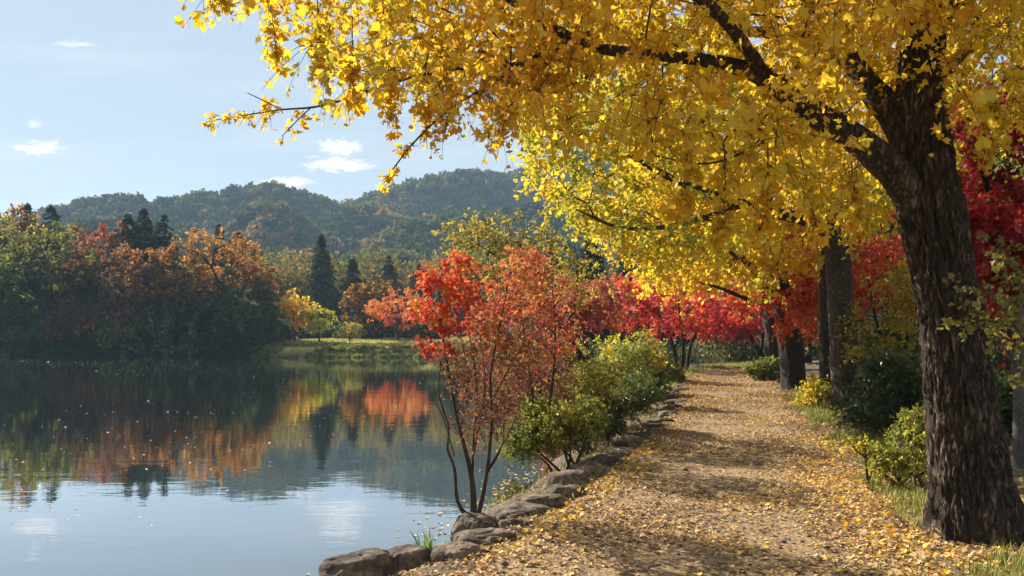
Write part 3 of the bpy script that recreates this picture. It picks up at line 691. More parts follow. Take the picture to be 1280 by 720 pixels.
l_g = limb(pp((1152, 60, 6.5, .10), (1195, -10, 6.3, .09), (1250, -80, 6.0, .06), (1330, -150, 5.8, .03)), .08)
l_h = limb(pp((1150, 140, 6.5, .06), (1200, 70, 6.8, .05), (1270, 20, 7.1, .03), (1340, 0, 7.4, .015)), .08)
l_i = limb(pp((960, 98, 5.9, .05), (900, 20, 5.4, .04), (820, -40, 5.1, .03), (700, -110, 5.0, .02), (560, -160, 5.0, .01)), .08)
l_j = limb(pp((1018, 142, 6.1, .022), (985, 160, 5.9, .016), (930, 190, 5.6, .011), (880, 205, 5.3, .007), (820, 195, 5.1, .004)), .08)
l_k = limb(pp((1048, 55, 7.0, .06), (930, 40, 7.6, .045), (800, 70, 8.0, .03), (700, 110, 8.1, .018), (640, 150, 8.1, .008)), .08)
limbs = [trunk, l_a, l_b, l_c, l_f, l_g, l_h, l_i, l_j, l_k, l_d, l_e]
base = np.array([trunk[0, 0], trunk[0, 1], 0.0])
ginkgo = thing('ginkgo_tree', 'big yellow-leaved tree with ridged dark trunk and forking limbs overhanging the path', 'tree', base)
bt = MB(); lf = MB(); th = MB()
surface_limb(th, trunk, 240, .055, 24, 3.7, flare=.62, seed=3, flare_h=.36)
for q in (l_a, l_b, l_g): surface_limb(th, q, 80, .034, 21, 5.0, seed=5)
for q in (l_c, l_d, l_e, l_f, l_h, l_i, l_j, l_k): tubes(th, q[None, :, :3], q[None, :, 3] * (1 + .15 * vnoise(q[None, :, :3] * 22, 3)), 10)
th.build('trunk', M['bark'], ginkgo, base, smooth=True)
# crown points: a body of foliage above the path, sampled evenly in space, thin at its pond end
LOW = [(240, -60), (300, -5), (330, 28), (372, 20), (400, 85), (450, 95), (490, 92), (520, 112), (560, 122), (600, 130), (650, 142), (700, 158), (760, 172), (820, 182), (880, 190), (960, 205), (1010, 225), (1060, 235), (1090, 200), (1125, 90), (1150, 50), (1180, 70), (1215, 140), (1290, 160), (1400, 150)]
def in_crown(p, low, dmin, dmax, top):
    px = HX + p[:, 0] / p[:, 1] * F; py = HY - (p[:, 2] - EYE) / p[:, 1] * F
    lo = np.interp(px, [a for a, _ in low], [b for _, b in low]) + 22 * fbm(p * 1.3, 2, 2)
    return (py < lo) & (p[:, 2] < top) & (p[:, 1] > dmin) & (p[:, 1] < dmax) & (px > low[0][0]) & (px < low[-1][0]), px, py
def box_pts(rng, lo, hi, n): return rng.uniform(lo, hi, (n, 3))
Q = box_pts(rng, (-2.8, 4.2, 2.4), (5.8, 8.3, 6.3), 9000)
ok, px, py = in_crown(Q, LOW, 4.3, 8.2, 6.2)
thin = np.clip((px - 240) / 330, .22, 1.0) * np.where(Q[:, 2] > 5.4, .45, 1) * np.where((px > 1075) & (px < 1195) & (py > 20) & (Q[:, 1] < 6.45), .05, 1)
limb_y = np.interp(px, [940, 962, 1018, 1075, 1128], [88, 100, 142, 178, 228])
thin = thin * np.where((px > 935) & (px < 1140) & (np.abs(py - limb_y) < 42) & (Q[:, 1] < 6.3), .22, 1)
# foliage is denser on the pond side of the limbs and forms layered shelves
lay = .55 + .75 * vnoise(Q * np.array([.9, .9, 2.4]), 14)
ok &= rng.random(len(Q)) < thin * np.clip(lay, .12, 1)
T = Q[ok]
ch, dirs = grow(limbs, T, rng, seg=.22, tip_r=.0028, exp=.45, up=.06, skip=[.55, .15, .2, .1, .1, .1, .1, 0, 0, .1, .1, .1])
chain_tubes(bt, ch)
tc = .50 + .08 * np.clip(-(T[:, 0] - .5) / 3, -.6, 1) + .36 * fbm(T * .8, 2, 7) * 1.4 + rng.normal(0, .06, len(T))
kw = dict(size=.039, shape=('fan', 'star', .4), size_var=.38, droop=.5, up_n=.35, tint_rng=.22)
spray(lf, bt, T, dirs, rng, n_twig=4, twig_len=.32, per=10, tintc=tc, spread=.95, **kw)
# sprigs along the bare outer branches
def along(L_, n, lo, hi, rng, jit=.05):
    i = rng.uniform(lo, hi, n) * (len(L_) - 1); i0 = i.astype(int); f = (i - i0)[:, None]; i1 = np.minimum(i0 + 1, len(L_) - 1)
    return L_[i0, :3] * (1 - f) + L_[i1, :3] * f + rng.normal(0, jit, (n, 3)), nrm(L_[i1, :3] - L_[np.maximum(i0 - 1, 0), :3])
for L_, n, lo, hi, jit, tl in ((l_c, 10, .80, 1, .02, .09), (l_c, 5, .62, .82, .012, .10), (l_c, 10, .35, .62, .02, .24), (l_c, 30, 0, .4, .08, .3), (l_d, 5, .15, 1, .015, .07), (l_e, 4, .2, 1, .015, .07), (l_f, 11, .68, 1, .012, .05), (l_f, 32, .3, .70, .035, .14), (l_f, 40, 0, .35, .1, .28)):
    t_, d_ = along(L_, n, lo, hi, rng, jit)
    spray(lf, bt, t_, d_, rng, n_twig=2, twig_len=tl, per=5, tintc=np.clip(.75 + rng.normal(0, .12, n), 0, 1), spread=.9, **{**kw, 'size': .030})
# long hanging sprigs
for (a, b, d, e, f) in ((440, 60, 5.7, 432, 128), (478, 40, 5.6, 486, 150), (395, 20, 5.6, 398, 90), (640, 90, 5.2, 618, 172), (560, 70, 5.9, 532, 140), (860, 200, 5.2, 845, 268), (960, 220, 5.4, 950, 288), (1000, 230, 5.6, 1022, 292), (1060, 215, 5.6, 1072, 280), (905, 215, 5.3, 900, 290), (330, 0, 5.8, 345, 62), (300, -20, 5.9, 262, 2), (1240, 120, 6.3, 1235, 196)):
    L_ = limb([(P(a, b - 40, d), .005), (P((a + e) / 2 + 4, (b + f) / 2, d - .05), .0035), (P(e, f, d - .05), .002)], .05)
    tubes(bt, L_[None, :, :3], L_[None, :, 3], 4)
    t_, d_ = along(L_, 20, .25, 1, rng, .02)
    spray(lf, bt, t_, d_, rng, n_twig=2, twig_len=.12, per=6, tintc=np.clip(.62 + rng.normal(0, .12, 20), 0, 1), **kw)
bt.build('branches', M['bark_grey'], ginkgo, base, smooth=True)
lf.build('crown', M['yellow'], ginkgo, base)

# ---------------------------------------------------------------- the other yellow trees along the path
def path_tree(label, limbs_px, low, box, n, top, dmin, dmax, leafmat, barkmat, seed, size, twig_len, per=9, n_twig=3, tint0=.5, layer=1.8, name='ginkgo_tree', tip_r=.004, shape='fan', skip=None, seg=.5, extra=None, **kw):
    rng = np.random.default_rng(seed)
    limbs = [limb(pp(*l), .12) for l in limbs_px]
    b = limbs[0][0, :3].copy(); b[2] = gz(b[0], b[1]); 
    Q = box_pts(rng, box[0], box[1], n); ok, px, py = in_crown(Q, low, dmin, dmax, top)
    lay = .55 + .75 * vnoise(Q * np.array([.5, .5, 1.3]), seed)
    ok &= rng.random(len(Q)) < np.clip(lay, .1, 1)
    if extra:
        q_ = np.array(extra); ly = np.interp(px, q_[:, 0], q_[:, 1]); ld = np.interp(px, q_[:, 0], q_[:, 2])
        ok &= ~((px > q_[0, 0]) & (px < q_[-1, 0]) & (np.abs(py - ly) < 24) & (Q[:, 1] < ld + .1) & (rng.random(len(Q)) < .92))
    T = Q[ok]
    root = thing(name, label, 'tree', b, 'yellow trees lining the path')
    bt = MB(); lf = MB(); th = MB()
    for i, L_ in enumerate(limbs): surface_limb(th, L_, 48 if i == 0 else 18, .02 if i == 0 else .008, 18, 2.4, flare=.22 if i == 0 else 0, seed=seed + i, flare_h=.4)
    ch, dirs = grow(limbs, T, rng, seg=seg, tip_r=tip_r, exp=.45, up=.06, skip=skip); chain_tubes(bt, ch)
    tc = tint0 + .55 * fbm(T * .45, 2, 7) * 1.4 + rng.normal(0, .07, len(T))
    spray(lf, bt, T, dirs, rng, n_twig=n_twig, twig_len=twig_len, per=per, size=size, shape=shape, droop=.4, tintc=tc, tint_rng=.2, up_n=.35, **kw)
    th.build('trunk', barkmat, root, b, smooth=True); bt.build('branches', M['bark_dark'], root, b, smooth=True); lf.build('crown', leafmat, root, b)
    return root
LOW2 = [(655, 150), (672, 225), (700, 250), (730, 295), (770, 300), (800, 315), (840, 322), (880, 312), (930, 290), (980, 276), (1030, 280), (1080, 285), (1120, 250), (1300, 230)]
path_tree('yellow and green leaved tree with grey trunk, second along the path after the big one',
          [[(1062, 520, 17.7, .33), (1058, 470, 17.7, .30), (1052, 400, 17.7, .275), (1047, 330, 17.7, .265), (1043, 270, 17.7, .26), (1040, 200, 17.6, .2), (1035, 130, 17.5, .14), (1030, 60, 17.5, .07)],
           [(1045, 300, 17.7, .16), (1010, 276, 17.2, .14), (960, 264, 16.4, .115), (905, 248, 15.6, .095), (850, 228, 15, .075), (790, 196, 14.6, .05), (730, 170, 14.3, .03), (690, 160, 14.2, .015)],
           [(1042, 230, 17.6, .12), (1075, 170, 17, .09), (1120, 120, 16.5, .05)],
           [(1040, 190, 17.6, .12), (980, 130, 16.8, .08), (900, 80, 16, .04)],
           [(930, 256, 16.0, .06), (850, 280, 14.5, .045), (780, 285, 13.6, .03), (720, 262, 13, .012)]],
          LOW2, ((-.8, 12, 2.6), (9.5, 20, 7.6)), 5200, 7.4, 12.2, 19.8, M['yellowgreen'], M['bark_grey'], 201, .068, extra=[(780, 196, 14.6), (850, 228, 15), (905, 248, 15.6), (960, 264, 16.4), (1010, 276, 17.2), (1045, 300, 17.7)], twig_len=.5, per=10, n_twig=4, tint0=.54, skip=[.55, .25, .2, .2, .2])
LOW3 = [(780, 250), (800, 325), (830, 355), (860, 360), (890, 355), (930, 345), (970, 345), (1020, 330), (1060, 300)]
path_tree('golden tree with black trunk and low limb, third along the path',
          [[(994, 494, 24.5, .38), (989, 450, 24.5, .33), (983, 410, 24.5, .31), (976, 365, 24.5, .28), (968, 300, 24.5, .22), (960, 230, 24.5, .14), (955, 180, 24.4, .06)],
           [(978, 385, 24.5, .15), (955, 352, 24, .13), (930, 325, 23.2, .10), (895, 305, 22.2, .07), (850, 290, 21.3, .035)],
           [(975, 370, 24.5, .10), (940, 375, 23.5, .07), (900, 360, 22.6, .045), (860, 350, 22, .015)]],
          LOW3, ((2.4, 19.5, 2.3), (11.5, 27, 7.2)), 2600, 7, 19.5, 27, M['gold'], M['bark_dark'], 202, .10, .6, per=10, n_twig=4, tint0=.42, skip=[.55, .25, .3])
LOW4 = [(840, 280), (870, 335), (900, 350), (940, 345), (985, 350), (1030, 340)]
path_tree('slender dark-trunked yellow tree just beyond the third one',
          [[(969, 476, 33.5, .34), (966, 440, 33.5, .29), (963, 395, 33.5, .26), (958, 330, 33.5, .2), (955, 260, 33.5, .1)],
           [(962, 380, 33.5, .12), (930, 345, 32.5, .08), (890, 325, 31, .04)]],
          LOW4, ((6, 29, 3), (14, 37, 8)), 1300, 8, 29, 37, M['gold'], M['bark_dark'], 203, .12, .7, per=9, n_twig=4, tint0=.35, skip=[.5, .3])

# bare dark trunk just behind the grey one
rng = np.random.default_rng(210)
L0 = limb(pp((1036, 512, 20, .21), (1034, 470, 20, .185), (1032, 420, 20, .17), (1031, 360, 20, .15), (1035, 300, 20, .12), (1045, 240, 20, .07)), .15)
T = crown_targets(rng, [(P(1030, 250, 20.5), (2.4, 2.0, 1.6), 1), (P(1090, 330, 20.5), (1.6, 1.4, 1.0), .5)], 130)
plant_tree('maple_tree', 'slim dark-trunked red maple close behind the grey-trunked yellow tree', 'tree', G(1036, 20), [L0], T, M['red'], M['bark_dark'], rng, 'red maples by the path', seg=.4, skip=[.45],
           n_twig=5, twig_len=.5, per=13, size=.062, shape='star', droop=.3, tint0=.55)

# ---------------------------------------------------------------- red maples
GM = 'red maples by the path'
def maple(label, base_px, d, stems, ells, n, leafmat, seed, size=.09, twig_len=.5, per=12, n_twig=3, barkmat=None, group=GM, name='maple_tree', cat='tree', shape='star', skip=None, flat=.35, **kw):
    """stems: polylines (px,py,d,r) from the ground; ells: (px,py,d, rx,ry,rz in metres, weight)"""
    rng = np.random.default_rng(seed); limbs = [limb(pp(*s), .15) for s in stems]
    b = np.array([(base_px - HX) / F * d, d, 0.]); b[2] = gz(b[0], b[1])
    T = crown_targets(rng, [(P(e[0], e[1], e[2]), e[3:6], e[6]) for e in ells], n)
    T = T[T[:, 2] > ground_z(T[:, 0], T[:, 1]) + .15]
    args = dict(seg=.35, tip_r=.004, exp=.5, tint0=.5, up=.15, droop=.15, up_n=.9); args.update(kw)
    return plant_tree(name, label, cat, b, limbs, T, leafmat, barkmat or M['bark_dark'], rng, group, skip=skip or [.4] * len(limbs), trunk_sides=10,
                      n_twig=n_twig, twig_len=twig_len, per=per, size=size, shape=shape, **args)
maple('crimson maple with three dark stems at the pond side of the path bend', 852, 38, [[(846, 466, 38, .12), (842, 435, 38, .10), (830, 405, 38, .07), (815, 380, 38, .03)], [(853, 466, 38, .11), (854, 435, 38, .09), (850, 400, 38, .06), (848, 370, 38, .03)], [(858, 466, 38.3, .10), (864, 430, 38.3, .08), (880, 400, 38, .05)]],
      [(815, 385, 37.5, 3.0, 2.2, 1.0, 1), (850, 400, 38, 2.3, 2, .8, .7), (780, 378, 37, 1.8, 1.6, .9, .6), (870, 382, 38, 2.4, 2, 1.1, .8)], 130, M['crimson'], 301, size=.125, twig_len=.7, per=13, tint0=.55)
maple('orange-tipped scarlet maple rising behind the crimson three-stemmed maple', 815, 44, [[(818, 462, 44, .13), (815, 420, 44, .1), (806, 380, 44, .06), (800, 355, 44, .03)]],
      [(800, 362, 44, 2.8, 2.2, .9, 1), (775, 375, 44, 1.8, 1.8, 1.1, .5)], 90, M['redorange'], 302, size=.19, twig_len=.8, per=12, tint0=.4)
maple('dusky crimson maple at the pond side behind the yellow-green shrubs', 735, 30, [[(735, 470, 30, .12), (732, 430, 30, .1), (725, 395, 30, .06), (722, 365, 30, .03)]],
      [(725, 378, 30, 1.5, 1.4, .9, 1), (755, 385, 30, 1.2, 1.2, .8, .6), (705, 395, 30, 1.0, 1.0, .8, .5)], 110, M['pinkred'], 303, size=.13, twig_len=.5, per=11, tint0=.3)
maple('wide crimson maple with leaning stem beside the far path end', 950, 41, [[(953, 464, 41, .15), (948, 440, 41, .12), (935, 415, 41, .09), (920, 395, 41, .05), (905, 380, 41, .025)], [(950, 450, 41, .09), (955, 415, 41, .07), (965, 390, 41, .03)]],
      [(915, 385, 41, 2.6, 2.2, .9, 1), (945, 375, 41, 2.4, 2, 1.0, .8), (885, 400, 41, 1.6, 1.6, .7, .6), (915, 405, 40.5, 2.0, 1.6, .5, .6)], 125, M['crimson'], 304, size=.13, twig_len=.7, per=13, tint0=.5)
maple('pale crimson young maple at the end of the path behind the others', 905, 52, [[(900, 452, 52, .1), (895, 425, 52, .08), (885, 395, 52, .04)], [(912, 452, 52, .09), (915, 420, 52, .07), (925, 398, 52, .03)]],
      [(895, 402, 52, 3.2, 2.2, 1.3, 1), (925, 405, 52, 2.2, 2, 1.2, .7)], 90, M['pinkred'], 305, size=.21, twig_len=.8, per=11, tint0=.15)
maple('bright scarlet maple behind the grey-trunked yellow tree', 1090, 23, [[(1090, 486, 23, .11), (1080, 430, 23, .09), (1060, 380, 23, .06), (1040, 350, 23, .03)], [(1088, 460, 23, .08), (1110, 400, 23, .06), (1130, 350, 23, .03)]],
      [(1012, 372, 22.3, 1.0, 1.0, .55, .5), (1060, 345, 22.5, 1.6, 1.3, .9, 1), (1110, 365, 23, 1.7, 1.3, .7, 1), (1130, 320, 23, 1.6, 1.3, .8, .7), (1000, 400, 22, .7, .8, .4, .3)], 260, M['red'], 306, size=.068, twig_len=.45, per=15, n_twig=4, flat=.2, tint0=.6)
maple('scarlet and orange maple spreading beside the slender yellow tree', 1000, 29, [[(1004, 478, 29, .12), (1000, 430, 29, .1), (990, 390, 29, .06), (985, 360, 29, .03)]],
      [(985, 350, 28, 1.9, 1.4, .8, 1), (1010, 320, 28, 1.8, 1.4, .9, .8), (955, 372, 28, 1.4, 1.2, .5, .5)], 130, M['redorange'], 307, size=.12, twig_len=.5, per=12, tint0=.35)
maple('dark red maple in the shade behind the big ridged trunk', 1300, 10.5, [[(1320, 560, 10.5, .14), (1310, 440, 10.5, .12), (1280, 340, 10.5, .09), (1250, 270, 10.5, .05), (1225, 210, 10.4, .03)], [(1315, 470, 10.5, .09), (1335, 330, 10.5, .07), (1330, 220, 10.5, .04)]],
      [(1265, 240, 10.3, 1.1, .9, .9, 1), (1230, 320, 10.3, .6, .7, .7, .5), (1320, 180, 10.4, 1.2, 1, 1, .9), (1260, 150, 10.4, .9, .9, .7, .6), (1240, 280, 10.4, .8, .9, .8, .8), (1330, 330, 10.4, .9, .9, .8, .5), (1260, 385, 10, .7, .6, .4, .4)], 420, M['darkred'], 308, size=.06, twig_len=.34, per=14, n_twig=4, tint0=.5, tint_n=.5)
maple('yellow-leaved small tree mixed into the dark red maple', 1255, 13, [[(1262, 545, 13, .1), (1255, 440, 13, .08), (1245, 330, 13, .05), (1240, 240, 13, .03)]],
      [(1245, 200, 13, 1.5, 1.2, 1.3, 1), (1225, 340, 13, 1.1, 1, .9, .7), (1290, 300, 13, 1, 1, 1, .6)], 200, M['yellow'], 309, size=.07, twig_len=.4, per=10, shape='kite', tint0=.3, group=None)

maple('thin olive-leaved understorey tree with several bare stems behind the dark green shrub', 1125, 16.5, [[(1118, 535, 16.5, .05), (1110, 460, 16.5, .04), (1095, 400, 16.5, .03), (1085, 350, 16.5, .012)], [(1125, 535, 16.5, .05), (1130, 450, 16.6, .04), (1140, 390, 16.6, .025), (1150, 340, 16.6, .01)], [(1120, 480, 16.5, .03), (1150, 430, 16.4, .02), (1175, 390, 16.3, .01)]],
      [(1110, 400, 16.5, 1.0, .8, .55, 1), (1150, 395, 16.5, .8, .7, .55, .8), (1130, 350, 16.5, .8, .7, .4, .6), (1100, 440, 16.5, .8, .6, .35, .6)], 200, M['olive'], 310, size=.06, twig_len=.3, per=9, shape='kite', tint0=.55, tint_n=.6, group=None, up_n=.4)
# ---------------------------------------------------------------- shrubs and trees on the pond side of the path
rng = np.random.default_rng(401)
S = [[(592, 652, 7.05, .035), (591, 615, 7.05, .03), (588, 590, 7.05, .024), (578, 549, 7.05, .018), (570, 518, 7.0, .015), (563, 479, 7, .012), (555, 430, 6.95, .010), (550, 385, 6.9, .007), (548, 345, 6.9, .004)],
     [(588, 650, 7.02, .022), (572, 627, 6.98, .017), (568, 586, 6.95, .014), (559, 560, 6.9, .012), (561, 535, 6.9, .010), (548, 490, 6.9, .007), (552, 450, 6.9, .004)],
     [(597, 648, 7.1, .024), (606, 605, 7.12, .02), (612, 560, 7.15, .016), (615, 518, 7.15, .013), (613, 471, 7.15, .011), (622, 420, 7.2, .009), (632, 370, 7.2, .006), (640, 325, 7.2, .003)],
     [(590, 600, 7.05, .014), (592, 550, 7.1, .012), (596, 500, 7.15, .010), (592, 450, 7.15, .008), (585, 400, 7.15, .006), (590, 350, 7.1, .003)],
     [(608, 590, 7.13, .010), (637, 540, 7.2, .007), (650, 505, 7.25, .004)],
     [(563, 479, 7.0, .008), (540, 430, 6.95, .006), (528, 395, 6.9, .003)],
     [(614, 500, 7.15, .009), (640, 455, 7.25, .006), (662, 415, 7.3, .003)],
     [(568, 570, 6.95, .007), (553, 520, 6.9, .005), (538, 495, 6.85, .0025)],
     [(590, 575, 7.06, .010), (602, 520, 7.1, .008), (606, 470, 7.1, .006), (600, 420, 7.05, .004)],
     [(570, 518, 7.0, .008), (585, 480, 7.0, .006), (578, 430, 6.95, .004), (570, 390, 6.9, .003)],
     [(609, 592, 7.12, .009), (628, 555, 7.2, .007), (632, 500, 7.3, .005), (648, 460, 7.35, .003)]]
limbs = [limb(pp(*s), .06) for s in S]
b = np.array([(590 - HX) / F * 7.05, 7.05, 0.]); b[2] = gz(b[0], b[1])
root = thing('maple_tree', 'small many-stemmed maple with bare lower stems and red-orange top beside the stones', 'tree', b)
bt = MB(); lf = MB(); dl = MB()
for L_ in limbs: tubes(bt, L_[None, :, :3], L_[None, :, 3] * (1 + .12 * vnoise(L_[None, :, :3] * 30, 2)), 8)
T = crown_targets(rng, [(P(552, 348, 6.85), (.27, .3, .09), 1), (P(535, 388, 6.85), (.17, .25, .06), .6), (P(580, 366, 6.95), (.28, .3, .12), .9), (P(545, 433, 6.85), (.16, .2, .04), .4), (P(568, 330, 7), (.18, .2, .05), .4), (P(560, 405, 6.9), (.2, .2, .06), .3)], 120)
T2 = crown_targets(rng, [(P(640, 360, 7.25), (.34, .35, .32), 1), (P(608, 405, 7.15), (.24, .3, .22), .8), (P(660, 330, 7.3), (.20, .25, .14), .5)], 110)
T3 = crown_targets(rng, [(P(610, 480, 7.15), (.40, .4, .38), 1), (P(645, 450, 7.3), (.3, .3, .3), .6), (P(575, 450, 7), (.22, .25, .25), .5), (P(635, 420, 7.3), (.34, .35, .25), .8), (P(600, 530, 7.1), (.3, .3, .16), .4)], 270)
ch, dirs = grow(limbs, np.concatenate([T, T2, T3]), rng, seg=.1, tip_r=.0016, exp=.45, up=.12, skip=[.35, .4, .4, .2, .2, .2, .2, .2, .2, .2, .2]); chain_tubes(bt, ch)
n1, n2 = len(T), len(T2)
spray(lf, bt, T, dirs[:n1], rng, n_twig=3, twig_len=.13, per=10, size=.028, shape='star', droop=.1, up_n=1.1, tintc=np.clip(.36 + .40 * fbm(T * 5, 2, 1) + rng.normal(0, .08, n1), 0, 1), twig_r=.0012, tint_rng=.2)
fl = MB(); spray(fl, bt, T2, dirs[n1:n1 + n2], rng, n_twig=3, twig_len=.16, per=7, size=.026, shape='star', droop=.1, up_n=.9, tintc=np.clip(.62 + .4 * fbm(T2 * 4, 2, 1) + rng.normal(0, .08, n2), 0, 1), twig_r=.0012, tint_rng=.3)
spray(dl, bt, T3, dirs[n1 + n2:], rng, n_twig=4, twig_len=.17, per=4, size=.026, shape='kite', droop=.1, up_n=.4, tintc=rng.uniform(.1, .8, len(T3)), twig_r=.0013)
bt.build('trunk', M['twig'], root, b, smooth=True); lf.build('crown', M['redorange'], root, b)
o = dl.build('dry_leaves', M['rusttwig'], root, b); fl.build('faded_leaves', M['coral'], root, b)

GS = 'shrubs and small trees between the pond and the path'
# leaning olive tree
maple('leaning dark-stemmed tree with thin olive-yellow crown behind the small maple', 742, 14, [[(748, 545, 14, .085), (735, 468, 14, .07), (706, 415, 13.9, .055), (690, 390, 13.8, .045), (668, 345, 13.6, .03), (650, 305, 13.5, .015)],
      [(728, 480, 13.8, .05), (700, 465, 13.4, .042), (663, 450, 13, .034), (630, 420, 12.7, .02), (600, 370, 12.4, .01)], [(706, 415, 13.9, .035), (720, 370, 14, .025), (722, 320, 14, .012)], [(668, 345, 13.6, .02), (620, 320, 13.3, .012), (590, 300, 13.1, .006)]],
      [(640, 300, 13.4, .95, .7, .32, 1), (600, 305, 13.2, .65, .6, .35, .7), (690, 320, 13.7, .75, .7, .6, 1), (725, 345, 14, .5, .6, .5, .6), (610, 345, 12.8, .6, .5, .3, .5), (660, 375, 13.2, .7, .7, .4, .6), (590, 285, 13.2, .4, .4, .25, .35)], 230, M['olive'], 411, size=.05, twig_len=.38, per=9, shape='kite', tint0=.6, droop=.1, up_n=.3, group=GS, skip=[.45, .3, .2, .2], name='leaning_tree', tip_r=.003)
maple('orange-red bushy tree behind the bare stems of the small maple', 668, 10.3, [[(672, 560, 10.3, .03), (664, 480, 10.2, .025), (655, 420, 10.1, .018), (650, 360, 10, .01), (655, 310, 10, .004)], [(676, 560, 10.3, .03), (690, 480, 10.3, .022), (694, 420, 10.3, .014), (690, 350, 10.3, .006)], [(664, 500, 10.2, .018), (630, 440, 10, .012), (612, 400, 9.9, .005)]],
      [(655, 375, 10.1, .45, .45, .5, 1), (690, 370, 10.3, .4, .4, .45, .9), (625, 385, 9.9, .3, .3, .3, .5), (668, 430, 10.2, .5, .4, .25, .6), (650, 330, 10, .3, .3, .2, .4), (700, 415, 10.4, .35, .4, .3, .6), (640, 455, 10.1, .5, .4, .25, .6)], 270, M['coral'], 412, size=.034, twig_len=.22, per=7, shape='kite', tint0=.78, tint_n=.7, group=GS, droop=.1, up_n=.3, tip_r=.0022, seg=.18, barkmat=M['twig'], name='bushy_tree')
maple('brown twiggy bush with few dull leaves at the water edge', 655, 10.8, [[(655, 575, 10.8, .022), (645, 520, 10.8, .016), (630, 470, 10.7, .01)], [(660, 575, 10.8, .022), (668, 520, 10.8, .016), (680, 470, 10.8, .01)], [(650, 575, 10.8, .02), (620, 530, 10.7, .013), (605, 490, 10.6, .006)]],
      [(650, 490, 10.8, .6, .5, .5, 1), (690, 470, 10.9, .4, .4, .4, .5), (615, 500, 10.6, .35, .35, .35, .5)], 230, M['rusttwig'], 413, size=.032, twig_len=.24, per=6, n_twig=4, shape='kite', tint0=.45, group=GS, droop=.0, up_n=.3, tip_r=.002, seg=.16, barkmat=M['twig'], name='bush', cat='bush', skip=[.25] * 3)
def bush(label, px, d, base_py, ells, n, leafmat, seed, size=.05, nst=7, group=GS, barkmat=None, name='shrub', cat='shrub', twig_len=.2, per=9, shape='kite', gap=-.2, **kw):
    rng = np.random.default_rng(seed)
    x = (px - HX) / F * d; b = np.array([x, d, gz(x, d)]); cs = [P(e[0], e[1], e[2]) for e in ells]
    limbs = []
    for k in range(nst):
        c = cs[k % len(cs)]; e = ells[k % len(cs)]
        s = b + np.array([rng.normal(0, .10), rng.normal(0, .10), -.05])
        t = c + rng.uniform(-.55, .55, 3) * np.array(e[3:6])
        mid = (s + t) / 2 + rng.normal(0, .10, 3) * np.array([1, 1, .3]) + (s - t) * np.array([.12, .12, 0])
        limbs.append(limb([(s, .022), (mid, .015), (t, .006)], .08))
    T = crown_targets(rng, [(c, np.array(e[3:6]) * 1.05, e[6]) for c, e in zip(cs, ells)], n)
    ex = rng.integers(0, len(T), n // 4); T = np.concatenate([T, T[ex] + np.stack([rng.normal(0, .06, len(ex)), rng.normal(0, .06, len(ex)), rng.uniform(.25, .75, len(ex)) * ells[0][5] * (rng.random(len(ex)) ** 1.5)], -1)])
    T = T[fbm(T * 2.4 / max(ells[0][3], .3) * .5 + seed, 2, 3) > gap]; T = T[T[:, 2] > ground_z(T[:, 0], T[:, 1]) + .08]
    args = dict(n_twig=3, droop=.0, up_n=.5, tint0=.5, tint_n=.3, tint_f=1.5, tint_rng=.25); args.update(kw)
    return plant_tree(name, label, cat, b, limbs, T, leafmat, barkmat or M['twig'], rng, group, seg=.16, tip_r=.0028, exp=.45, up=.15, skip=[.45] * nst, trunk_sides=7, twig_len=twig_len, per=per, size=size, shape=shape,
                      crown_name='foliage', trunk_name='stems', **args)
bush('round yellow-green shrub on dark stems directly behind the edging stones', 712, 10.1, 580, [(690, 535, 10, .50, .45, .26, 1), (655, 555, 9.8, .25, .3, .2, .4), (725, 520, 10.2, .35, .35, .25, .6), (690, 510, 10.2, .35, .4, .15, .4)], 430, M['lime'], 421, gap=-.06, size=.036, per=9, tint0=.6)
bush('dense darker shrub with pale leaf edges, next along the stones after the round one', 757, 13.2, 540, [(768, 490, 13.2, .68, .6, .36, 1), (728, 500, 13, .45, .5, .32, .5), (800, 492, 13.6, .32, .5, .28, .5), (755, 522, 13, .4, .5, .26, .5)], 520, M['bushgreen'], 422, gap=-.06, size=.042, per=10, tint0=.55, nst=9)
bush('tall loose yellow-green shrub behind the dense darker shrub', 765, 18, 505, [(758, 445, 18, 1.0, .9, .45, 1), (720, 450, 17.6, .6, .6, .45, .5), (800, 446, 18.2, .45, .6, .42, .5), (748, 420, 18, .7, .7, .25, .3), (770, 475, 18, .6, .8, .4, .6)], 380, M['lime'], 423, size=.058, per=10, twig_len=.34, tint0=.74, nst=9, gap=-.02)
bush('yellow-orange shrub patch among the yellow-green shrubs', 795, 22, 485, [(800, 452, 22, .7, .6, .35, 1), (765, 440, 22, .5, .5, .35, .6)], 110, M['yellowgreen'], 424, size=.07, per=9, twig_len=.3, tint0=.55)
bush('low green shrub where the stone row meets the shade', 812, 21, 505, [(812, 488, 21, .45, .5, .3, 1), (800, 470, 21.5, .5, .5, .35, .7)], 180, M['bushgreen'], 425, size=.08, per=10, twig_len=.25, tint0=.5)
bush('low green shrub farther along the stone row', 822, 28, 482, [(822, 466, 28, .7, .8, .35, 1), (804, 455, 28.5, .8, .8, .5, .7)], 150, M['bushgreen'], 426, size=.11, per=10, twig_len=.35, tint0=.7)
bush('loose olive-green shrub filling the bank between the round shrub and the leaning tree', 735, 12.2, 560, [(712, 490, 12.2, .6, .55, .36, 1), (745, 478, 12.4, .45, .5, .36, .7), (680, 505, 11.8, .45, .5, .28, .6), (655, 520, 11.5, .3, .3, .22, .3)], 380, M['olive'], 428, size=.042, per=8, tint0=.34, gap=-.05, nst=9)
bush('brownish-green shrub under the leaning tree', 715, 15.5, 520, [(700, 470, 15.5, .7, .6, .5, 1), (660, 480, 15, .6, .5, .5, .8), (680, 440, 15.5, .6, .5, .35, .6)], 260, M['olive'], 427, size=.07, per=8, twig_len=.3, tint0=.35)
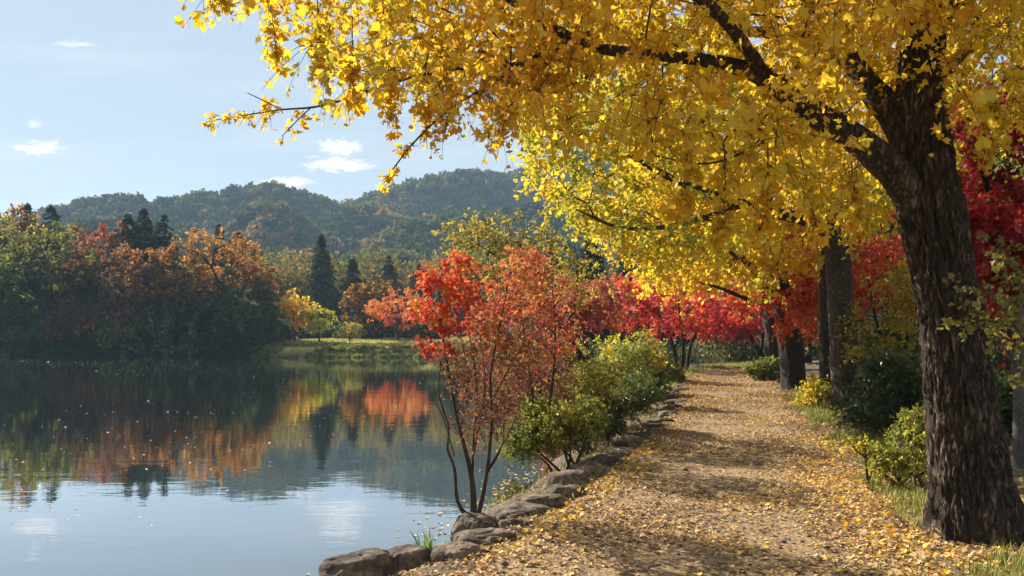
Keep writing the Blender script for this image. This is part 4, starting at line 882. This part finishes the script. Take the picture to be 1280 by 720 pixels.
# dark conifers behind the pond-side trees
GP = 'dark conifers behind the pond-side maples'
conifer('dark conifer in the gap under the yellow canopy', 738, 62, 285, 92, 431, GP, 1.4)
conifer('dark conifer behind the orange-tipped maple', 790, 66, 270, 100, 432, GP, 1.4)
conifer('dark conifer behind the leaning olive tree', 690, 64, 300, 90, 433, GP, 1.4)
conifer('dark conifer over the far path bend', 845, 70, 270, 100, 434, GP, 1.4)

# ---------------------------------------------------------------- wood on the other side of the path
GR = 'trees of the wood beside the path'
for i, (px, d, ty, w, mt, t0, lab) in enumerate([
    (905, 66, 330, 130, 'farolive', .6, 'olive tree closing the view at the end of the path'),
    (965, 60, 300, 130, 'fargreen', .8, 'green tree behind the wide crimson maple'),
    (1010, 48, 260, 150, 'farolive', .5, 'olive tree in the wood behind the black-trunked tree'),
    (1075, 40, 200, 190, 'fargreen', .6, 'tall green tree in the wood behind the scarlet maple'),
    (1150, 34, 150, 220, 'farolive', .3, 'tall dull green tree in the wood behind the big ridged trunk'),
    (1240, 27, 90, 240, 'fargreen', .5, 'tall dark green tree in the shaded wood behind the dark red maple'),
    (1330, 30, 60, 260, 'fargreen', .4, 'tall dark tree at the outer edge of the shaded wood'),
    (870, 80, 340, 110, 'fargreen', .6, 'dark green tree behind the crimson maples of the path bend')]):
    far_tree(lab, px, d, ty, w, M[mt], 500 + i, GR, n=110, bottom=.05, tint0=t0, size=.26, per=26)
# low mass of plants under that wood
rng = np.random.default_rng(520); n = 1500
uy = 12.5 + 46 * rng.random(n) ** 1.25; ux = pr(uy) + 1.6 + uy * .05 + (rng.random(n) ** .8) * (5 + .5 * uy)
hgt = rng.uniform(.25, .75, n) * (1 + .7 * np.clip((ux - pr(uy) - 2.5) / 3, 0, 1.2)) * (1 + uy * .008)
c = np.stack([ux, uy, ground_z(ux, uy) + hgt * .45], -1)
mb = MB(); clump_mass(mb, c, hgt * .9, np.clip(.38 + .5 * fbm(c * .5, 2, 3) + rng.normal(0, .15, n), 0, 1), rng, 130, .16, .9, dome=.6)
n = 170; ey = 46 + 26 * rng.random(n); ex = pl(ey) - 3 - rng.random(n) * 10
ex = np.concatenate([ex, pr(np.linspace(50, 75, 90)) + rng.uniform(-4, 8, 90)]); ey = np.concatenate([ey, np.linspace(58, 78, 90) + rng.normal(0, 2, 90)])
n = len(ex); h = rng.uniform(.5, 1.4, n); c = np.stack([ex, ey, ground_z(ex, ey) + h * .5], -1)
clump_mass(mb, c, h, np.clip(.6 + .4 * fbm(c * .3, 2, 3) + rng.normal(0, .12, n), 0, 1), rng, 110, .22, .9, dome=.6)
o = mb.build('undergrowth', leaf_mat('undergrowth_leaf', [(0, (.012, .022, .01)), (.45, (.035, .05, .016)), (.75, (.10, .11, .025)), (.92, (.28, .24, .03)), (1, (.36, .14, .03))], .4, .05)); o['kind'] = 'stuff'
GU = 'shrubs under the trees beside the path'
bush('dark green rounded shrub between the grey trunk and the big ridged trunk', 1112, 13, 548, [(1110, 495, 13, .62, .55, .5, 1), (1080, 520, 12.8, .35, .4, .3, .5), (1140, 500, 13.2, .4, .4, .45, .5), (1115, 465, 13.2, .4, .4, .25, .4)], 520, M['bushgreen'], 531, size=.05, per=10, group=GU, tint0=.22, nst=8)
bush('bright yellow-green shrub at the foot of the big ridged trunk', 1140, 8.6, 607, [(1140, 560, 8.6, .26, .3, .24, 1), (1150, 530, 8.7, .17, .2, .12, .5), (1112, 578, 8.4, .17, .2, .13, .5), (1160, 590, 8.7, .2, .2, .16, .5)], 190, M['lime'], 532, size=.042, per=8, twig_len=.16, group=GU, tint0=.8, shape='kite')
bush('small yellow sapling at the foot of the slim dark trunk', 1022, 18.2, 512, [(1022, 488, 18.2, .35, .35, .28, 1), (1005, 500, 18, .2, .2, .15, .3)], 60, M['yellowgreen'], 533, size=.055, per=7, twig_len=.22, group=GU, tint0=.5)
bush('straggly yellow sprig leaning onto the path by the bright shrub', 1095, 8.7, 600, [(1075, 558, 8.6, .14, .12, .06, 1), (1095, 575, 8.7, .14, .14, .08, .6)], 24, M['yellowgreen'], 534, size=.036, per=6, twig_len=.14, group=GU, tint0=.6, nst=4)
bush('green plant at the foot of the black trunk', 960, 29, 474, [(958, 462, 29, .6, .5, .28, 1)], 70, M['lime'], 535, size=.11, per=8, twig_len=.3, group=GU, tint0=.2)
bush('mixed green and rust bush behind the grey trunk', 1080, 19, 500, [(1080, 455, 19, .8, .7, .6, 1), (1110, 440, 19.5, .7, .6, .6, .7)], 240, M['bushgreen'], 536, size=.08, per=10, twig_len=.3, group=GU, tint0=.5, tint_n=.6)
bush('olive bush in the deep shade beyond the big ridged trunk', 1275, 11.5, 560, [(1275, 505, 11.5, .6, .5, .45, 1), (1320, 490, 11.5, .5, .5, .5, .6)], 260, M['bushgreen'], 537, size=.06, per=9, group=GU, tint0=.4)
# pale bare tree at the right edge
rng = np.random.default_rng(541)
S = [[(1275, 585, 9.2, .075), (1274, 520, 9.2, .065), (1276, 450, 9.2, .06), (1282, 370, 9.2, .05), (1290, 280, 9.2, .03), (1285, 200, 9.2, .015)], [(1275, 468, 9.2, .035), (1262, 440, 9.1, .028), (1245, 418, 9, .016), (1225, 400, 8.9, .006)], [(1268, 452, 9.15, .02), (1250, 440, 9.0, .012), (1236, 436, 9.0, .005)]]
limbs = [limb(pp(*s), .08) for s in S]
T = crown_targets(rng, [(P(1290, 180, 9.2), (.5, .6, .4), 1), (P(1232, 403, 9), (.2, .2, .1), .5)], 26)
plant_tree('young_tree', 'slim pale-barked young tree with a bare fork in the shade', 'tree', G(1275, 9.2), limbs, T, M['lime'], M['pale_bark'], rng, None, seg=.15, tip_r=.003, skip=[.6, .6, .6], n_twig=3, twig_len=.2, per=6, size=.05, shape='kite')
# sapling whose leafy sprays cross in front of the big trunk
S = [[(1330, 700, 5.6, .02), (1318, 580, 5.5, .017), (1298, 480, 5.45, .013), (1270, 410, 5.4, .009), (1235, 365, 5.4, .006), (1195, 340, 5.4, .003)], [(1298, 480, 5.45, .01), (1290, 400, 5.4, .007), (1265, 330, 5.4, .004), (1240, 285, 5.4, .002)], [(1270, 410, 5.4, .006), (1230, 400, 5.35, .004), (1190, 395, 5.35, .002)]]
limbs = [limb(pp(*s), .05) for s in S]
T = np.concatenate([along(limbs[0], 26, .55, 1, rng, .05)[0], along(limbs[1], 20, .4, 1, rng, .06)[0], along(limbs[2], 14, .3, 1, rng, .04)[0], crown_targets(rng, [(P(1295, 360, 5.5), (.16, .2, .3), 1)], 30)])
plant_tree('sapling', 'thin sapling with green-yellow sprays crossing in front of the big ridged trunk', 'sapling', G(1330, 5.6), limbs, T, M['olive'], M['twig'], rng, None, seg=.08, tip_r=.0012, skip=[.4, .3, .3], n_twig=2, twig_len=.12, per=4, size=.033, shape='fan', tint0=.28, twig_r=.0012)

# ---------------------------------------------------------------- edging stones
ST = [(436, 716, 5.45, 118, 34, 'dark flat', ), ]
stones = [  # px, py centre, width px, height px, look
    (440, 716, 104, 36, 'broad dark stone lowest in the row, leaning over the water'),
    (504, 700, 72, 30, 'humped dark stone beside the green blades, second in the row'),
    (574, 698, 84, 30, 'low flat stone strewn with yellow leaves, third in the row'),
    (607, 680, 86, 32, 'smooth domed stone in front of the cracked pale one'),
    (596, 662, 74, 32, 'cracked pale stone at the foot of the many-stemmed maple'),
    (645, 661, 62, 22, 'flat dark stone tucked behind the smooth domed one'),
    (651, 645, 82, 24, 'long low stone behind the foot of the many-stemmed maple'),
    (672, 629, 80, 20, 'thin wide stone with a ridged top, just past the maple'),
    (708, 618, 62, 20, 'dark low stone standing out towards the path'),
    (714, 604, 64, 22, 'rounded stone before the round yellow-green shrub'),
    (736, 592, 64, 21, 'hump-backed stone under the round yellow-green shrub'),
    (757, 579, 60, 16, 'flat stone where the round shrub ends'),
    (775, 568, 58, 15, 'low stone between the round and the dense shrub'),
    (788, 557, 54, 17, 'bulky dark stone under the dense shrub'),
    (803, 546, 48, 13, 'flat stone beyond the bulky dark one'),
    (816, 537, 44, 12, 'small stone midway along the dense shrub'),
    (826, 529, 42, 11, 'small flat stone at the far end of the dense shrub'),
    (834, 520, 40, 11, 'wide stone at the start of the tree shadows'),
    (841, 512, 38, 10, 'small stone in the band of tree shadow'),
    (846, 505, 36, 9, 'shaded stone after the band of tree shadow'),
    (848, 497, 34, 9, 'small shaded stone by the low green shrub'),
    (849, 490, 32, 8, 'small stone where the row turns'),
    (851, 484, 30, 7, 'small stone just after the turn of the row'),
    (856, 478, 30, 7, 'small lit stone after the turn of the row'),
    (864, 473, 30, 6, 'small lit stone by the farther low shrub'),
    (874, 469, 30, 5, 'tiny pale stone near the crimson maple'),
    (886, 466, 30, 5, 'tiny pale stone next but one to the end of the row'),
    (900, 463, 30, 4, 'tiny pale stone next to the end of the row'),
    (916, 461, 30, 4, 'tiny pale stone at the very end of the row')]
rs = random.Random(3)
def d_ok(py): return py > 640
STONE_XY = []
for k, (px, py, w, h, lab) in enumerate(stones):
    z = -.05 if d_ok(py) else .0
    d = (EYE - z) * F / (py - HY)
    x = (px - HX) / F * d; W = w / F * d * .97
    dep = W * rs.uniform(.62, .85)
    hh = (max(h / F * d * 1.1, .12) + (.22 if k < 3 else .25)) * rs.uniform(.95, 1.15)
    z -= hh * .5 - h / F * d * .78
    rock('edging_stone', (x, d + dep * .12, z), (W, dep, hh), 20 + k, rot=rs.uniform(.25, .6), flat=rs.uniform(-.08, .1), label=lab, group='stones edging the path', tiltx=rs.uniform(-.08, .02), tilty=rs.uniform(-.08, .08))
    STONE_XY.append((x, d, W))

# ---------------------------------------------------------------- litter, grass, floating leaves and painted water glints
def scatter_leaves(mb, rng, x, y, z, size, tint, tilt=.35, shape='kite', lift=.006):
    n = len(x); a = rng.uniform(0, 6.283, n)
    ax = np.stack([np.cos(a), np.sin(a), rng.normal(0, tilt, n)], -1); nm = nrm(np.stack([rng.normal(0, tilt, n), rng.normal(0, tilt, n), np.ones(n)], -1))
    put_leaves(mb, np.stack([x, y, z + lift + np.abs(ax[:, 2]) * size * .4], -1), ax, nm, size, tint, shape)
rng = np.random.default_rng(601); mb = MB()
N = 270000
y = 3.6 + 46 * rng.random(N) ** 2.1
u = rng.uniform(-.25, 1.5, N); x = pl(y) + (pr(y) - pl(y)) * u
dens = .38 + .9 * fbm(xyz(x * .9, y * .9), 4, 31) + .45 * np.exp(-((u - 1.02) / .22) ** 2) + .30 * np.exp(-((u - .06) / .1) ** 2) + .16 * np.exp(-((u - .62) / .16) ** 2) * (y < 16) - .17 * np.exp(-((u - .36) / .13) ** 2) - .12 * np.exp(-((u - .72) / .1) ** 2) * (y > 9)
dens = np.where(u > 1.1, np.maximum(dens, .35) * np.exp(-(u - 1.1) * 1.5), dens)
dens = np.where((u < -.02) & (y > 8), dens * .5, dens)
dens = dens + .35 * (u > .72) * (u < 1.15) * (y < 11)
keep = (rng.random(N) < np.clip(dens, .05, 1.1) * .85) & (x > xb(y) + .3)
x, y, u = x[keep], y[keep], u[keep]
z = surf_z(x, y)
tint = np.clip(rng.beta(2, 2.2, len(x)) * .75 + .10 + .2 * fbm(xyz(x * 1.3, y * 1.3), 2, 8) + .42 * np.clip((u - .7) / .25, 0, 1) * (y < 13) * rng.random(len(x)) + (rng.random(len(x)) < .07) * .4, 0, 1)
sz = .034 * np.exp(rng.normal(0, .25, len(x))) * (1 + np.clip(y - 10, 0, 40) * .02)
k = rng.random(len(x)) < .55
scatter_leaves(mb, rng, x[k], y[k], z[k], sz[k], tint[k], .30, 'fan'); scatter_leaves(mb, rng, x[~k], y[~k], z[~k], sz[~k], tint[~k], .42, 'kite')
# leaves caught between and on the stones
sx = []; sy = []
for (a, b_, w) in STONE_XY[:14]:
    n = 70; sx.append(a + rng.normal(.22, w * .45, n)); sy.append(b_ + rng.normal(-.02, w * .35, n))
sx = np.concatenate(sx); sy = np.concatenate(sy); ok = sx > pl(sy) - .05; sx, sy = sx[ok], sy[ok]
scatter_leaves(mb, rng, sx, sy, surf_z(sx, sy) + rng.uniform(0, .03, len(sx)), .042 * np.exp(rng.normal(0, .2, len(sx))), np.clip(.85 + rng.normal(0, .12, len(sx)), 0, 1), .5, 'fan')
# leaves fallen on the bank below the stones
n = 5200; y = 5.2 + 13 * rng.random(n); t_ = rng.random(n); x = xb(y) + .12 + (pl(y) - xb(y)) * t_
scatter_leaves(mb, rng, x, y, ground_z(x, y), .036 * np.exp(rng.normal(0, .25, n)), np.clip(rng.beta(2, 2.6, n) * .8 + .05, 0, 1), .4, 'kite')
# wood floor litter
n = 9000; y = 4 + 22 * rng.random(n) ** 1.4; x = pr(y) + .3 + rng.random(n) * 6
scatter_leaves(mb, rng, x, y, surf_z(x, y), .05 * np.exp(rng.normal(0, .25, n)), rng.beta(2, 2.5, n), .4, 'kite')
o = mb.build('fallen_leaves', M['litter']); o['kind'] = 'stuff'

rng = np.random.default_rng(605); mb = MB(); n = 260
y = 4.4 + 16 * rng.random(n) ** 1.6; x = pl(y) + (pr(y) - pl(y)) * rng.uniform(0, 1.15, n); z = surf_z(x, y) + .006
a = rng.uniform(0, 3.14, n); l = rng.uniform(.04, .22, n); t = np.linspace(-.5, .5, 5)
pts = np.stack([x, y, z], -1)[:, None] + np.stack([np.cos(a), np.sin(a), 0 * a], -1)[:, None] * (l[:, None] * t)[..., None] + rng.normal(0, .006, (n, 5, 3)) * np.array([1, 1, .3])
tubes(mb, pts, np.linspace(.004, .002, 5)[None] * rng.uniform(.5, 1.2, (n, 1)), 5)
o = mb.build('fallen_twigs', M['twig'], smooth=True); o['kind'] = 'stuff'
bm = bmesh.new(); bmesh.ops.create_icosphere(bm, subdivisions=2, radius=1); pv_ = np.array([v.co[:] for v in bm.verts]); pf = np.array([[v.index for v in f.verts] for f in bm.faces]); bm.free()
mb = MB(); n = 1500
y = 4.2 + 18 * rng.random(n) ** 1.8; x = pl(y) + (pr(y) - pl(y)) * rng.uniform(0, 1.0, n); z = surf_z(x, y)
sc_ = .009 * np.exp(rng.normal(0, .45, n)); 
V = pv_[None] * (1 + .25 * vnoise(pv_[None] * 1.4 + rng.uniform(0, 99, (n, 1, 3)), 3))[..., None] * sc_[:, None, None] * np.stack([rng.uniform(.8, 1.4, n), rng.uniform(.8, 1.4, n), rng.uniform(.5, .8, n)], -1)[:, None]
V = V + np.stack([x, y, z + sc_ * .2], -1)[:, None]
mb.add(V.reshape(-1, 3), (np.arange(n)[:, None, None] * len(pv_) + pf[None]).reshape(-1, 3))
o = mb.build('pebbles', M['stone'], smooth=True); o['kind'] = 'stuff'
def blades(mb, rng, x, y, z, h, tint, wd=.006, lean=.5):
    n = len(x); a = rng.uniform(0, 6.283, n); l = rng.uniform(.1, lean, n)
    d = np.stack([np.cos(a), np.sin(a), np.zeros(n)], -1); s = np.stack([-np.sin(a), np.cos(a), np.zeros(n)], -1)
    t = np.linspace(0, 1, 4); w = np.array([1, .9, .6, .08])
    p = np.stack([x, y, z], -1)[:, None] + d[:, None] * (h[:, None] * l[:, None] * t ** 1.8)[..., None] + np.array([0, 0, 1]) * (h[:, None] * (t - .35 * l[:, None] * t ** 2))[..., None]
    wd = np.broadcast_to(wd, (n,))
    V = np.stack([p - s[:, None] * (wd[:, None] * w)[..., None], p + s[:, None] * (wd[:, None] * w)[..., None]], 2).reshape(n, 8, 3)
    b0 = np.arange(n)[:, None] * 8
    mb.add(V.reshape(-1, 3), [b0 + np.array([[2 * i, 2 * i + 1, 2 * i + 3, 2 * i + 2]]) for i in range(3)], np.repeat(tint, 8))
rng = np.random.default_rng(611); mb = MB(); n = 26000
y = 4.3 + 30 * rng.random(n) ** 1.5; u = rng.normal(.35, .4, n) ; x = pr(y) + u + .15
dn = fbm(xyz(x * 1.1, y * .8), 3, 44) + np.where((y > 10) & (y < 19), .22, 0) + np.exp(-((y - 7.6) / .8) ** 2 - ((x - pr(y) - .2) / .3) ** 2) * .6
keep = (dn > .16) & (u > -.35); x, y = x[keep], y[keep]; n = len(x)
blades(mb, rng, x, y, ground_z(x, y), rng.uniform(.06, .17, n), np.clip(rng.beta(2, 2, n) + .1, 0, 1), .0035 + y * .0002, .8)
n = 2000; y = 6.6 + 12 * rng.random(n); x = xb(y) + .05 + (pl(y) - xb(y)) * rng.random(n) ** 1.3 * .9; ok = fbm(xyz(x * 1.6, y * 1.6), 2, 19) > -.12; x, y = x[ok], y[ok]; n = len(x)
blades(mb, rng, x, y, ground_z(x, y) - .01, rng.uniform(.05, .16, n), np.clip(rng.beta(2, 2.4, n), 0, 1), .005, .9)
# grassy verge by the pond-side maples and short grass on the far lawn edge
n = 9000; y = 24 + 24 * rng.random(n); x = pl(y) - .1 - np.abs(rng.normal(0, 1.2, n)); ok = x > xb(y) + .5; x, y = x[ok], y[ok]; n = len(x)
blades(mb, rng, x, y, ground_z(x, y), rng.uniform(.10, .26, n), np.clip(rng.beta(2, 2, n) + .15, 0, 1), .016, .7)
n = 26000; x = rng.uniform(-31, 8, n); s_ = rng.uniform(1, 40, n); y = yf(x) + s_
blades(mb, rng, x, y, ground_z(x, y), rng.uniform(.10, .24, n), np.clip(rng.beta(2, 2, n) + .25, 0, 1), .045, .8)
o = mb.build('grass', M['grass']); o['kind'] = 'stuff'

GT = 'green plants between the stones'
for k, (px, d, n, h, lab) in enumerate([(478, 6.0, 22, .13, 'low green blade plant at the water beside the humped dark stone'), (533, 6.3, 26, .20, 'taller green blade plant between the humped stone and the domed stone'), (500, 6.5, 12, .12, 'spreading dark green plant at the water behind the humped stone')]):
    rng = np.random.default_rng(620 + k); x0 = (px - HX) / F * d; z0 = max(gz(x0, d), -.46) + (.12 if k == 1 else .05)
    root = np.array([x0, d, z0]); mb = MB()
    blades(mb, rng, x0 + rng.normal(0, .03, n), d + rng.normal(0, .03, n), np.full(n, z0 - .05), rng.uniform(.7, 1.3, n) * h, rng.random(n), rng.uniform(.008, .016, n), 1.3)
    tag(mb.build('blade_plant', M['blade'], None, root), lab, 'plant', GT)

rng = np.random.default_rng(631); mb = MB(); n = 6000
y = 6 + 78 * rng.random(n) ** .9; x = rng.uniform(-.72, .2, n) * y
ok = (x < xb(y) - .3) & (y < yf(x) - .5) & (rng.random(n) < np.clip(.35 + fbm(xyz(x * .12, y * .06), 2, 3), 0.04, 1)); x, y = x[ok], y[ok]; n = len(x)
scatter_leaves(mb, rng, x, y, np.full(n, WATER), .026 * np.exp(rng.normal(0, .45, n)) * (1 + y * .012), np.clip(rng.beta(2, 1.5, n), 0, 1), .12, 'kite', .003)  # pale flecks painted as sun sparkles on the open water
n = 420; y = 4.8 + 9 * rng.random(n); x = xb(y) - .1 - np.abs(rng.normal(0, .35, n))
scatter_leaves(mb, rng, x, y, np.full(n, WATER), .034 * np.exp(rng.normal(0, .3, n)), np.where(rng.random(n) < .7, .97, rng.random(n)), .1, 'fan', .003)  # leaves drifted along the bank
o = mb.build('floating_leaves_and_glints', M['floating']); o['kind'] = 'stuff'

# ---------------------------------------------------------------- air
bpy_h = MB()
x0, x1, y0, y1, z0, z1 = -950, 950, -140, 1250, -4.2, 135
v = [[x, y, z] for z in (z0, z1) for y in (y0, y1) for x in (x0, x1)]
bpy_h.add(v, np.array([[0, 2, 3, 1], [4, 5, 7, 6], [0, 1, 5, 4], [2, 6, 7, 3], [0, 4, 6, 2], [1, 3, 7, 5]]))
m, nt, nd, ln = new_mat('thin_haze'); M['haze'] = m
pv = nd.new('ShaderNodeVolumePrincipled'); pv.inputs['Color'].default_value = (.52, .76, 1.0, 1); pv.inputs['Density'].default_value = .00028; pv.inputs['Anisotropy'].default_value = .0
o = nd.new('ShaderNodeOutputMaterial'); ln.new(pv.outputs[0], o.inputs['Volume'])
o = bpy_h.build('haze', m); o['kind'] = 'stuff'

# ---------------------------------------------------------------- sky, sun, camera
w = bpy.data.worlds.new('World'); sc.world = w; w.use_nodes = True
nt = w.node_tree; nd = nt.nodes; ln = nt.links; nd.clear()
sky = nd.new('ShaderNodeTexSky'); sky.sky_type = 'NISHITA'; sky.sun_disc = False
sky.sun_elevation = math.radians(SUN_EL); sky.sun_rotation = math.radians(SUN_AZ)
sky.air_density = 1.0; sky.dust_density = .1; sky.ozone_density = 1.6
tc = nd.new('ShaderNodeTexCoord'); sep = nd.new('ShaderNodeSeparateXYZ'); ln.new(tc.outputs['Generated'], sep.inputs[0])
def math_(op, a, b=None, c=None, clamp=False):
    q = nd.new('ShaderNodeMath'); q.operation = op; q.use_clamp = clamp
    for i, s in enumerate((a, b, c)):
        if s is None: continue
        if isinstance(s, (int, float)): q.inputs[i].default_value = s
        else: ln.new(s, q.inputs[i])
    return q.outputs[0]
ymax = math_('MAXIMUM', sep.outputs['Y'], .02)
az = math_('DIVIDE', sep.outputs['X'], ymax); el = math_('DIVIDE', sep.outputs['Z'], ymax)
cv = nd.new('ShaderNodeCombineXYZ'); ln.new(az, cv.inputs[0]); ln.new(math_('MULTIPLY', el, 2.2), cv.inputs[1])
cn = nd.new('ShaderNodeTexNoise'); cn.inputs['Scale'].default_value = 34; cn.inputs['Detail'].default_value = 7; cn.inputs['Roughness'].default_value = .6; ln.new(cv.outputs[0], cn.inputs['Vector'])
cn2 = nd.new('ShaderNodeTexNoise'); cn2.inputs['Scale'].default_value = 4.0; cn2.inputs['Detail'].default_value = 6; cn2.inputs['Roughness'].default_value = .55
cv2 = nd.new('ShaderNodeCombineXYZ'); ln.new(math_('MULTIPLY', az, .6), cv2.inputs[0]); ln.new(math_('MULTIPLY', el, 4.0), cv2.inputs[1]); ln.new(cv2.outputs[0], cn2.inputs['Vector'])
wc = nd.new('ShaderNodeTexNoise'); wc.inputs['Scale'].default_value = 75; wc.inputs['Detail'].default_value = 6; wc.inputs['Roughness'].default_value = .62; ln.new(cv.outputs[0], wc.inputs['Vector'])
ws = nd.new('ShaderNodeSeparateColor'); ln.new(wc.outputs['Color'], ws.inputs[0])
wx = math_('MULTIPLY', math_('SUBTRACT', ws.outputs[0], .5), 1.7); wy = math_('MULTIPLY', math_('SUBTRACT', ws.outputs[1], .5), 2.6)
acc = None
CL = [(425, 184, 34, 12, 1), (424, 206, 52, 11, 1), (358, 229, 40, 9, 1), (45, 185, 40, 10, 1), (42, 155, 11, 8, .55), (92, 55, 36, 5, .6), (560, 190, 60, 14, .0)]
for (px, py, rx, ry, s) in CL:
    if not s: continue
    a0, e0 = (px - HX) / F, (HY - py) / F
    dx = math_('DIVIDE', math_('SUBTRACT', az, a0), rx * 1.0 / F); dy = math_('DIVIDE', math_('SUBTRACT', el, e0), ry * 1.05 / F); dx = math_('ADD', dx, wx); dy = math_('ADD', dy, wy)
    r2 = math_('ADD', math_('MULTIPLY', dx, dx), math_('MULTIPLY', dy, dy))
    v = math_('MULTIPLY', math_('SUBTRACT', 1.0, r2, clamp=True), s)
    acc = v if acc is None else math_('MAXIMUM', acc, v)
acc = math_('MULTIPLY', acc, math_('ADD', .35, math_('MULTIPLY', cn.outputs['Fac'], 1.3)))
mrn = nd.new('ShaderNodeMapRange'); mrn.interpolation_type = 'SMOOTHSTEP'; mrn.inputs['From Min'].default_value = .0; mrn.inputs['From Max'].default_value = 1.05; ln.new(acc, mrn.inputs['Value'])
wisp = nd.new('ShaderNodeMapRange'); wisp.inputs['From Min'].default_value = .48; wisp.inputs['From Max'].default_value = .85; wisp.inputs['To Max'].default_value = .35; ln.new(cn2.outputs['Fac'], wisp.inputs['Value'])
front = math_('GREATER_THAN', sep.outputs['Y'], .05)
fac = math_('MULTIPLY', math_('MAXIMUM', mrn.outputs[0], wisp.outputs[0]), front)
mx = nd.new('ShaderNodeMix'); mx.data_type = 'RGBA'; ln.new(math_('MULTIPLY', fac, .9), mx.inputs['Factor']); vl = nd.new('ShaderNodeMix'); vl.data_type = 'RGBA'; vl.inputs['Factor'].default_value = .62; vl.inputs['B'].default_value = (6.3, 7.2, 7.8, 1); ln.new(sky.outputs[0], vl.inputs['A']); ln.new(vl.outputs['Result'], mx.inputs['A']); mx.inputs['B'].default_value = (10.5, 10.6, 10.8, 1)
bg = nd.new('ShaderNodeBackground'); bg.inputs['Strength'].default_value = .05; ln.new(mx.outputs['Result'], bg.inputs[0])
o = nd.new('ShaderNodeOutputWorld'); ln.new(bg.outputs[0], o.inputs[0])

sun = bpy.data.lights.new('sun', 'SUN'); sun.energy = 5.0; sun.angle = math.radians(.53); sun.color = (1.0, .93, .82)
so = bpy.data.objects.new('sun', sun); col.objects.link(so)
el_, az_ = math.radians(SUN_EL), math.radians(SUN_AZ)
to_sun = Vector((math.sin(az_) * math.cos(el_), math.cos(az_) * math.cos(el_), math.sin(el_)))
so.rotation_euler = to_sun.to_track_quat('Z', 'Y').to_euler(); so.location = (0, 0, 50)

cam = bpy.data.cameras.new('camera'); cam.lens = 28.0; cam.sensor_width = 36; cam.shift_y = (HY - 360) / 1280; cam.clip_end = 5000; cam.clip_start = .05
co = bpy.data.objects.new('camera', cam); col.objects.link(co); co.location = (0, 0, EYE); co.rotation_euler = (math.radians(90), 0, 0)
sc.camera = co
sc.view_settings.view_transform = 'Standard'; sc.view_settings.look = 'None'; sc.view_settings.gamma = 1; sc.view_settings.use_curve_mapping = False
sc.view_settings.exposure = 1.2
sc.render.engine = 'CYCLES'; cy = sc.cycles
cy.max_bounces = 7; cy.diffuse_bounces = 4; cy.glossy_bounces = 3; cy.transmission_bounces = 4; cy.volume_bounces = 1; cy.transparent_max_bounces = 6
cy.caustics_reflective = False; cy.caustics_refractive = False
cy.use_denoising = True
try:
    cy.denoiser = 'OPENIMAGEDENOISE'; cy.denoising_input_passes = 'RGB_ALBEDO_NORMAL'; cy.denoising_prefilter = 'ACCURATE'
except Exception: pass
cy.sample_clamp_indirect = 6
